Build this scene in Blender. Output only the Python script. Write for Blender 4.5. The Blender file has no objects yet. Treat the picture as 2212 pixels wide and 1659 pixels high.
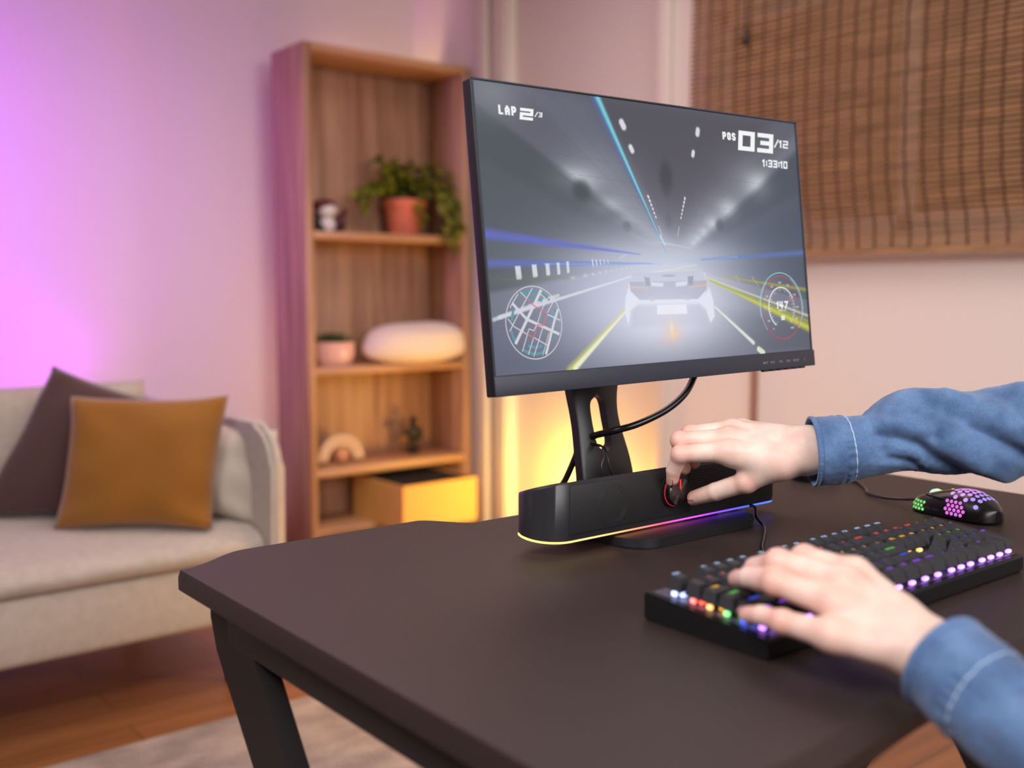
import bpy, bmesh, math, random
import numpy as np
from mathutils import Vector, Matrix, noise
from mathutils.bvhtree import BVHTree
random.seed(7)
SC = bpy.context.scene
C = SC.collection
PI = math.pi

# ------------------------------------------------------------------ camera, world, lights, exposure
cam_data = bpy.data.cameras.new('camera')
cam = bpy.data.objects.new('camera', cam_data)
C.objects.link(cam)
PITCH = math.atan(202.5 / 2230.0)
TH = math.radians(51.4)
cam.location = (0, 0, 1.055)
cam.rotation_euler = (PI / 2 - PITCH, 0, TH - PI / 2)
cam_data.sensor_width = 36.0
cam_data.lens = 36.0 * 2230.0 / 2212.0
cam_data.clip_start = 0.02
cam_data.dof.use_dof = True
cam_data.dof.focus_distance = 1.27
cam_data.dof.aperture_fstop = 2.6
SC.camera = cam
SC.view_settings.view_transform = 'Standard'
SC.view_settings.look = 'None'
SC.view_settings.gamma = 1
SC.view_settings.use_curve_mapping = False
SC.view_settings.exposure = 0.25

world = bpy.data.worlds.new('world')
SC.world = world
world.use_nodes = True
world.node_tree.nodes['Background'].inputs['Color'].default_value = (0.05, 0.06, 0.09, 1)
world.node_tree.nodes['Background'].inputs['Strength'].default_value = 0.3


def area(name, loc, target, sx, sy, energy, color, spread=180):
    d = bpy.data.lights.new(name, 'AREA')
    d.shape = 'RECTANGLE'; d.size = sx; d.size_y = sy
    d.energy = energy; d.color = color
    d.spread = math.radians(spread)
    o = bpy.data.objects.new(name, d); C.objects.link(o)
    o.location = loc
    o.rotation_euler = (Vector(target) - Vector(loc)).to_track_quat('-Z', 'Y').to_euler()
    return o


def point(name, loc, energy, color, r=0.05):
    d = bpy.data.lights.new(name, 'POINT')
    d.energy = energy; d.color = color; d.shadow_soft_size = r
    o = bpy.data.objects.new(name, d); C.objects.link(o); o.location = loc
    return o


area('softbox', (-0.55, 0.35, 2.25), (0.95, 0.75, 0.8), 1.1, 0.9, 15.5, (1.0, 0.99, 0.99), 110)
area('rear_fill', (0.9, -1.9, 2.0), (1.7, 1.5, 0.8), 2.2, 1.2, 25, (1.0, 0.95, 0.94), 105)  # added fill from behind the camera; no window stands there
area('overhead_fill', (1.5, 2.0, 2.52), (1.6, 2.2, 0.0), 1.4, 1.6, 17, (1.0, 0.82, 0.76), 150)  # broad overhead fill added to lift the walls, not a real fitting
area('magenta_lamp', (-0.55, 3.25, 1.55), (0.193, 3.919, 1.50), 0.3, 0.9, 15, (0.38, 0.02, 0.90), 78)
area('magenta_strip', (0.05, 3.95, 0.68), (0.05, 4.19, 0.86), 2.3, 0.05, 3.2, (0.60, 0.02, 1.0), 110)
point('yellow_lamp', (2.62, 3.05, 0.24), 12.5, (1.0, 0.60, 0.07), 0.06)
point('yellow_desk_lamp', (1.60, 2.10, 0.30), 7, (1.0, 0.50, 0.05), 0.06)
point('yellow_corner_lamp', (2.60, 4.09, 0.6), 7, (1.0, 0.66, 0.25), 0.05)
area('warm_corner_strip', (2.50, 4.09, 1.15), (2.75, 4.10, 1.25), 0.05, 1.6, 6, (1.0, 0.66, 0.34))

# ------------------------------------------------------------------ materials


def lin(c):
    return tuple(((v / 255) / 12.92 if v <= 10 else (((v / 255) + 0.055) / 1.055) ** 2.4) for v in c)


MATS = {}


def mat(name, rgb, rough=0.6, metal=0.0, spec=0.5, bump=None, var=None, coat=0.0, sheen=0.0):
    """bump=(scale,strength,dist[,stretch]); var=(rgb2, scale, stretch)"""
    if name in MATS:
        return MATS[name]
    m = bpy.data.materials.new(name); m.use_nodes = True
    nt = m.node_tree; b = nt.nodes['Principled BSDF']
    b.inputs['Base Color'].default_value = (*lin(rgb), 1)
    b.inputs['Roughness'].default_value = rough
    b.inputs['Metallic'].default_value = metal
    b.inputs['Specular IOR Level'].default_value = spec
    b.inputs['Coat Weight'].default_value = coat
    b.inputs['Sheen Weight'].default_value = sheen
    tc = nt.nodes.new('ShaderNodeTexCoord')
    if var:
        mp = nt.nodes.new('ShaderNodeMapping'); mp.inputs['Scale'].default_value = var[2]
        nz = nt.nodes.new('ShaderNodeTexNoise'); nz.inputs['Scale'].default_value = var[1]; nz.inputs['Detail'].default_value = 5
        cr = nt.nodes.new('ShaderNodeValToRGB')
        cr.color_ramp.elements[0].position = 0.35; cr.color_ramp.elements[1].position = 0.65
        cr.color_ramp.elements[0].color = (*lin(rgb), 1); cr.color_ramp.elements[1].color = (*lin(var[0]), 1)
        nt.links.new(tc.outputs['Object'], mp.inputs['Vector']); nt.links.new(mp.outputs['Vector'], nz.inputs['Vector'])
        nt.links.new(nz.outputs['Fac'], cr.inputs['Fac']); nt.links.new(cr.outputs['Color'], b.inputs['Base Color'])
    if bump:
        mp = nt.nodes.new('ShaderNodeMapping'); mp.inputs['Scale'].default_value = bump[3] if len(bump) > 3 else (1, 1, 1)
        nz = nt.nodes.new('ShaderNodeTexNoise'); nz.inputs['Scale'].default_value = bump[0]; nz.inputs['Detail'].default_value = 4
        bp = nt.nodes.new('ShaderNodeBump'); bp.inputs['Strength'].default_value = bump[1]; bp.inputs['Distance'].default_value = bump[2]
        nt.links.new(tc.outputs['Object'], mp.inputs['Vector']); nt.links.new(mp.outputs['Vector'], nz.inputs['Vector'])
        nt.links.new(nz.outputs['Fac'], bp.inputs['Height']); nt.links.new(bp.outputs['Normal'], b.inputs['Normal'])
    MATS[name] = m
    return m


def emis(name, rgb, strength, base=(10, 10, 12)):
    if name in MATS:
        return MATS[name]
    m = mat(name, base, 0.4)
    b = m.node_tree.nodes['Principled BSDF']
    b.inputs['Emission Color'].default_value = (*lin(rgb), 1)
    b.inputs['Emission Strength'].default_value = strength
    return m


def wood(name, c1, c2, axis_scale, rough=0.5):
    m = mat(name, c1, rough, var=(c2, 3.0, axis_scale), bump=(14, 0.12, 0.002, axis_scale))
    return m


M_WALL = mat('painted_wall', (222, 214, 208), 0.8, bump=(120, 0.05, 0.002))
M_CEIL = mat('ceiling_paint', (225, 220, 215), 0.9)
M_DOOR = mat('door_paint', (214, 204, 198), 0.5)
M_OAK = wood('oak_veneer_upright', (190, 150, 122), (150, 110, 88), (9, 9, 0.5))
M_OAKX = wood('oak_veneer_level', (206, 160, 120), (176, 128, 90), (0.6, 9, 9))
M_BLK = mat('black_plastic', (24, 24, 27), 0.42, bump=(900, 0.12, 0.0004))
M_BLKS = mat('smooth_black', (16, 16, 18), 0.28)
M_DESK = mat('desk_laminate', (43, 32, 29), 0.48, spec=0.5, bump=(1400, 0.12, 0.0003))
M_DESKE = mat('desk_edge', (26, 22, 22), 0.6)
M_STEEL = mat('black_steel', (26, 22, 21), 0.5)
M_SKIN = None

# ------------------------------------------------------------------ object helpers


def link(name, me, material=None, parent=None, smooth=False):
    o = bpy.data.objects.new(name, me); C.objects.link(o)
    if material is not None:
        for mm in (material if isinstance(material, (list, tuple)) else [material]):
            me.materials.append(mm)
    if parent is not None:
        o.parent = parent
    if smooth:
        me.polygons.foreach_set('use_smooth', [True] * len(me.polygons))
    return o


def obj(name, bm, material=None, parent=None, smooth=False):
    me = bpy.data.meshes.new(name)
    bmesh.ops.recalc_face_normals(bm, faces=bm.faces)
    bm.to_mesh(me); bm.free()
    return link(name, me, material, parent, smooth)


def autosmooth(o, deg=35):
    me = o.data
    me.polygons.foreach_set('use_smooth', [True] * len(me.polygons))
    try:
        me.set_sharp_from_angle(angle=math.radians(deg))
    except Exception:
        pass
    return o


def thing(name, label, cat, loc=(0, 0, 0), rot=(0, 0, 0), group=None):
    o = bpy.data.objects.new(name, None); C.objects.link(o)
    o.empty_display_size = 0.05
    o.location = loc; o.rotation_euler = rot
    return tag(o, label, cat, group)


def tag(o, label, cat, group=None):
    o['label'] = label; o['category'] = cat
    if group:
        o['group'] = group
    return o


def struct(o):
    o['kind'] = 'structure'
    return o


def box(bm, x0, x1, y0, y1, z0, z1, bev=0.0, seg=2, M=None):
    r = bmesh.ops.create_cube(bm, size=1.0)
    vs = r['verts']
    for v in vs:
        v.co = Vector(((v.co.x + .5) * (x1 - x0) + x0, (v.co.y + .5) * (y1 - y0) + y0, (v.co.z + .5) * (z1 - z0) + z0))
    if M is not None:
        for v in vs:
            v.co = M @ v.co
    if bev > 0:
        es = list({e for v in vs for e in v.link_edges})
        bmesh.ops.bevel(bm, geom=es, offset=bev, segments=seg, profile=0.5, affect='EDGES')


def boxo(name, x0, x1, y0, y1, z0, z1, m, parent=None, bev=0.0, seg=2):
    bm = bmesh.new(); box(bm, x0, x1, y0, y1, z0, z1, bev, seg)
    o = obj(name, bm, m, parent)
    if bev > 0:
        autosmooth(o, 50)
    return o


def cyl(bm, p, q, r1, r2=None, n=24, caps=True):
    p = Vector(p); q = Vector(q); r2 = r1 if r2 is None else r2
    d = (q - p).normalized()
    a = d.orthogonal().normalized(); b = d.cross(a)
    A = [bm.verts.new(p + (a * math.cos(2 * PI * i / n) + b * math.sin(2 * PI * i / n)) * r1) for i in range(n)]
    B = [bm.verts.new(q + (a * math.cos(2 * PI * i / n) + b * math.sin(2 * PI * i / n)) * r2) for i in range(n)]
    for i in range(n):
        bm.faces.new((A[i], A[(i + 1) % n], B[(i + 1) % n], B[i]))
    if caps:
        bm.faces.new(A); bm.faces.new(B)


def catmull(pts, n=10):
    pts = [Vector(p) for p in pts]
    P = [pts[0] * 2 - pts[1]] + pts + [pts[-1] * 2 - pts[-2]]
    out = []
    for i in range(1, len(P) - 2):
        for k in range(n):
            t = k / n
            a, b, c, d = P[i - 1], P[i], P[i + 1], P[i + 2]
            out.append(0.5 * ((2 * b) + (c - a) * t + (2 * a - 5 * b + 4 * c - d) * t * t + (3 * b - a - 3 * c + d) * t ** 3))
    out.append(pts[-1])
    return out


def tube(bm, pts, rad, n=12, caps=True, sub=10, raw=False, up=None, fn=None):
    """sweep a round section along pts; rad number or list; fn(i/len, theta)->radius offset"""
    path = [Vector(p) for p in pts] if raw else catmull(pts, sub)
    N = len(path)
    if not isinstance(rad, (list, tuple)):
        rr = [rad] * N
    else:
        rr = [float(np.interp(i / (N - 1) * (len(rad) - 1), range(len(rad)), rad)) for i in range(N)]
    T = [(path[min(i + 1, N - 1)] - path[max(i - 1, 0)]).normalized() for i in range(N)]
    a = (up - T[0] * up.dot(T[0])).normalized() if up is not None else T[0].orthogonal().normalized()
    rings = []
    for i in range(N):
        a = (a - T[i] * a.dot(T[i])).normalized(); b = T[i].cross(a)
        ring = []
        for k in range(n):
            th = 2 * PI * k / n
            r = rr[i] + (fn(i / (N - 1), th) if fn else 0)
            ring.append(bm.verts.new(path[i] + (a * math.cos(th) + b * math.sin(th)) * r))
        rings.append(ring)
    for i in range(N - 1):
        for k in range(n):
            bm.faces.new((rings[i][k], rings[i][(k + 1) % n], rings[i + 1][(k + 1) % n], rings[i + 1][k]))
    if caps:
        bm.faces.new(rings[0]); bm.faces.new(rings[-1])
    return path, T


def tubeo(name, pts, rad, m, parent=None, n=12, sub=10):
    bm = bmesh.new(); tube(bm, pts, rad, n, True, sub)
    return obj(name, bm, m, parent, True)


def prism(bm, poly, axis, a0, a1):
    """extrude 2d polygon; axis 'x': poly in (y,z); 'y': (x,z); 'z': (x,y)"""
    def P(u, v, a):
        return {'x': (a, u, v), 'y': (u, a, v), 'z': (u, v, a)}[axis]
    A = [bm.verts.new(P(u, v, a0)) for u, v in poly]
    B = [bm.verts.new(P(u, v, a1)) for u, v in poly]
    n = len(poly)
    bm.faces.new(A); bm.faces.new(list(reversed(B)))
    for i in range(n):
        bm.faces.new((A[i], B[i], B[(i + 1) % n], A[(i + 1) % n]))


def lathe(bm, prof, c=(0, 0, 0), n=32):
    rings = []
    for r, z in prof:
        rings.append([bm.verts.new((c[0] + r * math.cos(2 * PI * k / n), c[1] + r * math.sin(2 * PI * k / n), c[2] + z)) for k in range(n)])
    for i in range(len(rings) - 1):
        for k in range(n):
            bm.faces.new((rings[i][k], rings[i][(k + 1) % n], rings[i + 1][(k + 1) % n], rings[i + 1][k]))
    bm.faces.new(rings[0]); bm.faces.new(rings[-1])


def np_mesh(name, V, F):
    me = bpy.data.meshes.new(name)
    me.vertices.add(len(V)); me.vertices.foreach_set('co', np.asarray(V, dtype=np.float32).ravel())
    F = np.asarray(F, dtype=np.int32)
    me.loops.add(F.size); me.loops.foreach_set('vertex_index', F.ravel())
    me.polygons.add(len(F))
    me.polygons.foreach_set('loop_start', np.arange(len(F), dtype=np.int32) * 4)
    try:
        me.polygons.foreach_set('loop_total', np.full(len(F), 4, dtype=np.int32))
    except Exception:
        pass
    me.update(calc_edges=True)
    me.validate()
    return me


# ------------------------------------------------------------------ implicit surfaces -> mesh
def cone_d(P, a, b, ra, rb):
    a = np.array(a); b = np.array(b); ab = b - a
    t = np.clip(((P - a) @ ab) / (ab @ ab), 0, 1)
    return np.linalg.norm(P - a - t[:, None] * ab, axis=1) - (ra + (rb - ra) * t)


def smin(a, b, k):
    h = np.clip(0.5 + 0.5 * (b - a) / k, 0, 1)
    return b * (1 - h) + a * h - k * h * (1 - h)


def nets(f, lo, hi, h):
    lo = np.array(lo, float); hi = np.array(hi, float)
    n = np.ceil((hi - lo) / h).astype(int) + 1
    ax = [lo[i] + h * np.arange(n[i]) for i in range(3)]
    V = np.empty(n, np.float32)
    for i in range(n[0]):
        Y, Z = np.meshgrid(ax[1], ax[2], indexing='ij')
        P = np.stack([np.full(Y.size, ax[0][i]), Y.ravel(), Z.ravel()], 1)
        V[i] = f(P).reshape(n[1], n[2])
    S = V < 0
    c = [(i, j, k) for i in (0, 1) for j in (0, 1) for k in (0, 1)]
    m = n - 1

    def sl(A, o):
        return A[o[0]:o[0] + m[0], o[1]:o[1] + m[1], o[2]:o[2] + m[2]]
    cnt = sum(sl(S, o).astype(np.int8) for o in c)
    act = (cnt > 0) & (cnt < 8)
    idx = -np.ones(m, np.int64); idx[act] = np.arange(act.sum())
    pos = np.zeros((act.sum(), 3)); w = np.zeros(act.sum())
    for a in c:
        for d in range(3):
            if a[d] == 0:
                b = list(a); b[d] = 1
                va = sl(V, a)[act]; vb = sl(V, b)[act]
                cr = (va < 0) != (vb < 0)
                t = np.where(cr, va / np.where(cr, va - vb, 1), 0)
                p = np.tile(np.array(a, float), (len(va), 1)); p[:, d] += t
                pos[cr] += p[cr]; w[cr] += 1
    pos /= w[:, None]
    base = np.argwhere(act)
    pts = lo + (base + pos) * h
    quads = []
    for d in range(3):
        e1, e2 = [(1, 2), (2, 0), (0, 1)][d]
        s0 = [slice(1, m[0]), slice(1, m[1]), slice(1, m[2])]
        A = S[1:m[0], 1:m[1], 1:m[2]]
        sh = [slice(1, m[0]), slice(1, m[1]), slice(1, m[2])]
        sh[d] = slice(2, m[d] + 1)
        B = S[tuple(sh)]
        for flip in (False, True):
            e = (A & ~B) if not flip else (~A & B)
            q = np.argwhere(e) + 1

            def g(o1, o2):
                r = q.copy(); r[:, e1] += o1; r[:, e2] += o2
                return idx[r[:, 0], r[:, 1], r[:, 2]]
            Q = np.stack([g(-1, -1), g(0, -1), g(0, 0), g(-1, 0)], 1)
            if flip:
                Q = Q[:, ::-1]
            quads.append(Q)
    Q = np.concatenate(quads)
    Q = Q[(Q >= 0).all(1)]
    return pts, Q


def smooth_mesh(V, Q, it=4, lam=0.5):
    E = np.concatenate([Q[:, [0, 1]], Q[:, [1, 2]], Q[:, [2, 3]], Q[:, [3, 0]]])
    for _ in range(it):
        s = np.zeros_like(V); n = np.zeros(len(V))
        np.add.at(s, E[:, 0], V[E[:, 1]]); np.add.at(n, E[:, 0], 1)
        np.add.at(s, E[:, 1], V[E[:, 0]]); np.add.at(n, E[:, 1], 1)
        V = V + lam * (s / np.maximum(n, 1)[:, None] - V)
    return V


# ------------------------------------------------------------------ stroke lettering
G = {
 'A': [[(0, 0), (0, 4), (2, 6), (4, 4), (4, 0)], [(0, 2.4), (4, 2.4)]], 'B': [[(0, 0), (0, 6), (3.4, 6), (4, 5), (3, 3.2), (0, 3.2)], [(3, 3.2), (4, 2), (4, 1), (3.4, 0), (0, 0)]],
 'C': [[(4, 5.4), (3, 6), (1, 6), (0, 5), (0, 1), (1, 0), (3, 0), (4, .6)]], 'D': [[(0, 0), (0, 6), (3, 6), (4, 5), (4, 1), (3, 0), (0, 0)]],
 'E': [[(4, 6), (0, 6), (0, 0), (4, 0)], [(0, 3), (3.2, 3)]], 'F': [[(4, 6), (0, 6), (0, 0)], [(0, 3), (3.2, 3)]],
 'G': [[(4, 5), (3, 6), (1, 6), (0, 5), (0, 1), (1, 0), (4, 0), (4, 3), (2.4, 3)]], 'H': [[(0, 0), (0, 6)], [(4, 0), (4, 6)], [(0, 3), (4, 3)]],
 'I': [[(2, 0), (2, 6)]], 'J': [[(4, 6), (4, 1), (3, 0), (1, 0), (0, 1)]], 'K': [[(0, 0), (0, 6)], [(4, 6), (0, 2.6)], [(1.6, 3.6), (4, 0)]],
 'L': [[(0, 6), (0, 0), (3.6, 0)]], 'M': [[(0, 0), (0, 6), (2, 3), (4, 6), (4, 0)]], 'N': [[(0, 0), (0, 6), (4, 0), (4, 6)]],
 'O': [[(1, 0), (0, 1), (0, 5), (1, 6), (3, 6), (4, 5), (4, 1), (3, 0), (1, 0)]], 'P': [[(0, 0), (0, 6), (3, 6), (4, 5), (4, 3.6), (3, 2.6), (0, 2.6)]],
 'Q': [[(1, 0), (0, 1), (0, 5), (1, 6), (3, 6), (4, 5), (4, 1), (3, 0), (1, 0)], [(2.6, 1.6), (4.2, -.4)]], 'R': [[(0, 0), (0, 6), (3, 6), (4, 5), (4, 4), (3, 3), (0, 3)], [(2, 3), (4, 0)]],
 'S': [[(4, 5.2), (3, 6), (1, 6), (0, 5.2), (0, 3.8), (1, 3.1), (3, 2.9), (4, 2.2), (4, .8), (3, 0), (1, 0), (0, .8)]], 'T': [[(0, 6), (4, 6)], [(2, 6), (2, 0)]],
 'U': [[(0, 6), (0, 1), (1, 0), (3, 0), (4, 1), (4, 6)]], 'V': [[(0, 6), (2, 0), (4, 6)]], 'W': [[(0, 6), (.9, 0), (2, 4), (3.1, 0), (4, 6)]],
 'X': [[(0, 0), (4, 6)], [(0, 6), (4, 0)]], 'Y': [[(0, 6), (2, 3), (4, 6)], [(2, 3), (2, 0)]], 'Z': [[(0, 6), (4, 6), (0, 0), (4, 0)]],
 '0': [[(0, 0), (0, 6), (4, 6), (4, 0), (0, 0)]], '1': [[(.6, 4.8), (2, 6), (2, 0)]], '2': [[(0, 6), (4, 6), (4, 3), (0, 3), (0, 0), (4, 0)]],
 '3': [[(0, 6), (4, 6), (4, 0), (0, 0)], [(1, 3), (4, 3)]], '4': [[(0, 6), (0, 2.4), (4, 2.4)], [(3, 6), (3, 0)]], '5': [[(4, 6), (0, 6), (0, 3), (4, 3), (4, 0), (0, 0)]],
 '6': [[(4, 6), (0, 6), (0, 0), (4, 0), (4, 3), (0, 3)]], '7': [[(0, 6), (4, 6), (1.4, 0)]], '8': [[(0, 0), (0, 6), (4, 6), (4, 0), (0, 0)], [(0, 3), (4, 3)]],
 '9': [[(4, 0), (4, 6), (0, 6), (0, 3), (4, 3)]], '/': [[(0, -.4), (3.2, 6.4)]], ':': [[(2, 1), (2, 1.9)], [(2, 4), (2, 4.9)]], '-': [[(.6, 3), (3.4, 3)]], '+': [[(.4, 3), (3.6, 3)], [(2, 1.4), (2, 4.6)]],
 '<': [[(3, 5), (1, 3), (3, 1)]], '>': [[(1, 5), (3, 3), (1, 1)]], '^': [[(1, 2), (2, 4), (3, 2)]], '*': [[(.6, 1.6), (3.4, 4.4)], [(.6, 4.4), (3.4, 1.6)]], '.': [[(2, 0), (2, .8)]], ' ': [],
 '=': [[(.4, 2), (3.6, 2)], [(.4, 4), (3.6, 4)]], ';': [[(2, 0), (2, 1.2)], [(2, 3.4), (2, 4.4)]], ',': [[(1.6, -.8), (2.1, .8)]], '[': [[(3, 6), (1, 6), (1, 0), (3, 0)]], ']': [[(1, 6), (3, 6), (3, 0), (1, 0)]],
 "'": [[(2, 4.6), (2, 6)]], '\\': [[(.4, 6), (3.6, 0)]], '`': [[(1.4, 6), (2.4, 4.8)]],
}
NARROW = {'1': 0.55, 'I': 0.4, ':': 0.45, '/': 0.85, '.': .3}


def text_quads(s, h, wid=0.62, wt=0.16, gap=0.28, slant=0.0):
    """2-D quads of stroke lettering; h cap height, wid glyph width/height, wt stroke/height"""
    out = []; x = 0.0; hw = wt * h / 2
    for ch in s:
        k = NARROW.get(ch, 1.0)
        gw = wid * h * k
        for line in G[ch]:
            P = []
            for u, v in line:
                uu = (u - 2) * k + 2 * k if k < 1 and ch not in '/' else u * (k if ch == '/' else 1)
                px = x + hw + (uu / 4) * (wid * h - 2 * hw) if k == 1 else x + hw + (u - (1.2 if ch in '1' else 1.6 if ch in ':.I' else 0)) / 4 * (wid * h - 2 * hw)
                py = hw + v / 6 * (h - 2 * hw)
                P.append(Vector((px, py)))
            for a, b in zip(P[:-1], P[1:]):
                d = (b - a)
                if d.length < 1e-9:
                    continue
                d = d.normalized(); nrm = Vector((-d.y, d.x)) * hw; e = d * hw * .98
                out.append([a - e + nrm, a - e - nrm, b + e - nrm, b + e + nrm])
        x += gw + gap * h * (0.75 if k < 1 else 1)
    return [[Vector((p.x + slant * p.y, p.y)) for p in q] for q in out], x - gap * h


def quads_mesh(bm, quads, M, lift=0.0):
    for q in quads:
        vs = [bm.verts.new(M @ Vector((p.x, p.y, lift))) for p in q]
        bm.faces.new(vs)


# ================================================================== THE ROOM
XR, YB = 2.75, 4.19
XL, YF, ZC = -2.4, -2.6, 2.6

M_FLOOR = bpy.data.materials.new('wood_floor'); M_FLOOR.use_nodes = True
nt = M_FLOOR.node_tree; bs = nt.nodes['Principled BSDF']; bs.inputs['Roughness'].default_value = 0.42
tc = nt.nodes.new('ShaderNodeTexCoord'); br = nt.nodes.new('ShaderNodeTexBrick')
br.offset = 0.37; br.inputs['Scale'].default_value = 1.0
br.inputs['Brick Width'].default_value = 1.25; br.inputs['Row Height'].default_value = 0.13; br.inputs['Mortar Size'].default_value = 0.0015
br.inputs['Color1'].default_value = (*lin((158, 104, 62)), 1); br.inputs['Color2'].default_value = (*lin((132, 82, 46)), 1); br.inputs['Mortar'].default_value = (*lin((70, 42, 26)), 1)
mp = nt.nodes.new('ShaderNodeMapping'); mp.inputs['Scale'].default_value = (0.7, 8, 1)
nz = nt.nodes.new('ShaderNodeTexNoise'); nz.inputs['Scale'].default_value = 4; nz.inputs['Detail'].default_value = 6
mx = nt.nodes.new('ShaderNodeMix'); mx.data_type = 'RGBA'; mx.blend_type = 'MULTIPLY'; mx.inputs['Factor'].default_value = 0.55
cr = nt.nodes.new('ShaderNodeValToRGB'); cr.color_ramp.elements[0].position = 0.3; cr.color_ramp.elements[0].color = (.45, .4, .36, 1); cr.color_ramp.elements[1].color = (1, 1, 1, 1); cr.color_ramp.elements[1].position = .7
nt.links.new(tc.outputs['Object'], br.inputs['Vector']); nt.links.new(tc.outputs['Object'], mp.inputs['Vector']); nt.links.new(mp.outputs['Vector'], nz.inputs['Vector'])
nt.links.new(nz.outputs['Fac'], cr.inputs['Fac']); nt.links.new(br.outputs['Color'], mx.inputs[6]); nt.links.new(cr.outputs['Color'], mx.inputs[7])
nt.links.new(mx.outputs[2], bs.inputs['Base Color'])

struct(boxo('floor', XL - .1, XR + .1, YF - .1, YB + .1, -0.1, 0.0, M_FLOOR))
struct(boxo('ceiling', XL - .1, XR + .1, YF - .1, YB + .1, ZC, ZC + .1, M_CEIL))
struct(boxo('wall_back', XL - .1, XR + .1, YB, YB + .1, 0, ZC, M_WALL))
struct(boxo('wall_left', XL - .1, XL, YF, YB, 0, ZC, M_WALL))
struct(boxo('wall_front', XL - .1, XR + .1, YF - .1, YF, 0, ZC, M_WALL))
# right wall with a door opening and a window opening
DY0, DY1, DZ = 2.60, 3.47, 2.42
WY0, WY1, WZ0, WZ1 = 0.95, 2.36, 1.22, 1.98
bm = bmesh.new()
box(bm, XR, XR + .1, DY1, YB, 0, ZC); box(bm, XR, XR + .1, DY0, DY1, DZ, ZC)
box(bm, XR, XR + .1, WY1, DY0, 0, ZC); box(bm, XR, XR + .1, WY0, WY1, 0, WZ0); box(bm, XR, XR + .1, WY0, WY1, WZ1, ZC)
box(bm, XR, XR + .1, YF, WY0, 0, ZC)
struct(obj('wall_right', bm, M_WALL))
# door_1: leaf and casing
d = bpy.data.objects.new('door_1', None); C.objects.link(d); struct(d)
boxo('door_leaf', XR + .045, XR + .085, DY0 + .004, DY1 - .004, 0.005, DZ - .004, M_DOOR, d)
boxo('door_stop', XR + .086, XR + .099, DY0 - .0, DY1 + .0, 0.0, DZ, M_DOOR, d)
bm = bmesh.new()
box(bm, XR - .022, XR - .0005, DY1, DY1 + .09, 0, DZ, .006); box(bm, XR - .022, XR - .0005, DY0 - .06, DY0, 0, DZ, .006); box(bm, XR - .022, XR - .0005, DY0 - .06, DY1 + .09, DZ + .001, DZ + .09, .006)
autosmooth(obj('door_frame', bm, M_DOOR, d))
# pipe casing / panel joint on the right wall and near the corner
struct(boxo('trim_1', XR - .014, XR, 2.143, 2.165, 0, 1.17, mat('trim_brown', (150, 112, 98), .6), None))
bm = bmesh.new(); box(bm, XR - .035, XR, 3.585, 3.655, 0, ZC, .008, 3)
struct(autosmooth(obj('trim_2', bm, M_DOOR)))
M_BASE = mat('skirting_paint', (226, 220, 214), .5)
struct(boxo('baseboard_back', XL, XR, YB - .015, YB, 0, .08, M_BASE, None, .004))
bm = bmesh.new(); box(bm, XR - .015, XR, YF, 2.14, 0, .08, .004); box(bm, XR - .015, XR, 2.168, DY0 - .061, 0, .08, .004); box(bm, XR - .015, XR, 3.66, YB - .016, 0, .08, .004)
struct(obj('baseboard_right', bm, M_BASE))
# window behind the blind
w = bpy.data.objects.new('window_1', None); C.objects.link(w); struct(w)
bm = bmesh.new()
for a in ((WY0, WY0 + .05, WZ0, WZ1), (WY1 - .05, WY1, WZ0, WZ1), (WY0, WY1, WZ0, WZ0 + .05), (WY0, WY1, WZ1 - .05, WZ1), (1.63, 1.68, WZ0, WZ1)):
    box(bm, XR + .03, XR + .07, *a)
obj('window_frame', bm, mat('window_white', (225, 225, 225), .4), w)
gl = mat('window_glass', (20, 24, 30), .05)
boxo('pane', XR + .045, XR + .052, WY0 + .05, WY1 - .05, WZ0 + .05, WZ1 - .05, gl, w)

# ------------------------------------------------------------------ rug
M_RUG = mat('rug_pile', (176, 158, 150), .95, var=((132, 114, 112), 7, (1, 1.6, 1)), bump=(160, .8, .012), sheen=.3)
bm = bmesh.new(); box(bm, -0.9, 1.72, 0.25, 2.345, 0.0, 0.014, .005)
rug = obj('rug', bm, M_RUG)
tag(rug, 'pale greyish pink mottled rug on the wooden floor under the desk', 'rug')

# ------------------------------------------------------------------ blind
XB = 2.70
M_SLAT = mat('bamboo_slat', (166, 126, 86), .55, var=((126, 94, 60), 6, (3, 1, 30)))
M_CORD = mat('blind_cord', (80, 48, 28), .8)
bl = thing('bamboo_blind', 'brown bamboo slat blind hanging over the window on the right wall', 'blind', (XB, 1.68, 1.17))


def blind_x(z):     # local offset: the hem swings a little to the room
    t = max(0, 1.33 - z) / .16
    return -0.018 * t * t


bm = bmesh.new()
z = 1.172; BZ1 = 2.05
while z < BZ1:
    x = XB + blind_x(z); dy = 0.012 * math.sin((z - 1.17) * 3.2)
    box(bm, x - .0022, x + .0022, 0.92 + dy, 2.405 + dy, z, z + .0100)
    z += .0152
slats = obj('slat_panel', bm, M_SLAT, bl); slats.matrix_parent_inverse = Matrix.Translation(-bl.location)
for k in range(27):
    y = 2.375 - .055 * k
    bm = bmesh.new()
    pts = []
    for j in range(30):
        zz = 1.172 + (BZ1 - 1.172) * j / 29
        sway = -0.028 * math.exp(-((zz - 1.17) / .13) ** 2) + .012 * math.sin((zz - 1.17) * 3.2)
        pts.append((XB + blind_x(zz) - .0025, y + sway + .002 * math.sin(j * 2.1 + k), zz))
    tube(bm, pts, .0036, 6, True, 1, raw=True)
    o = obj('cord', bm, M_CORD, bl, True); o.matrix_parent_inverse = Matrix.Translation(-bl.location)
o = boxo('head_rail', XB - .012, XR - .005, 0.9, 2.42, BZ1, BZ1 + .035, M_CORD, bl); o.matrix_parent_inverse = Matrix.Translation(-bl.location)
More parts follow.
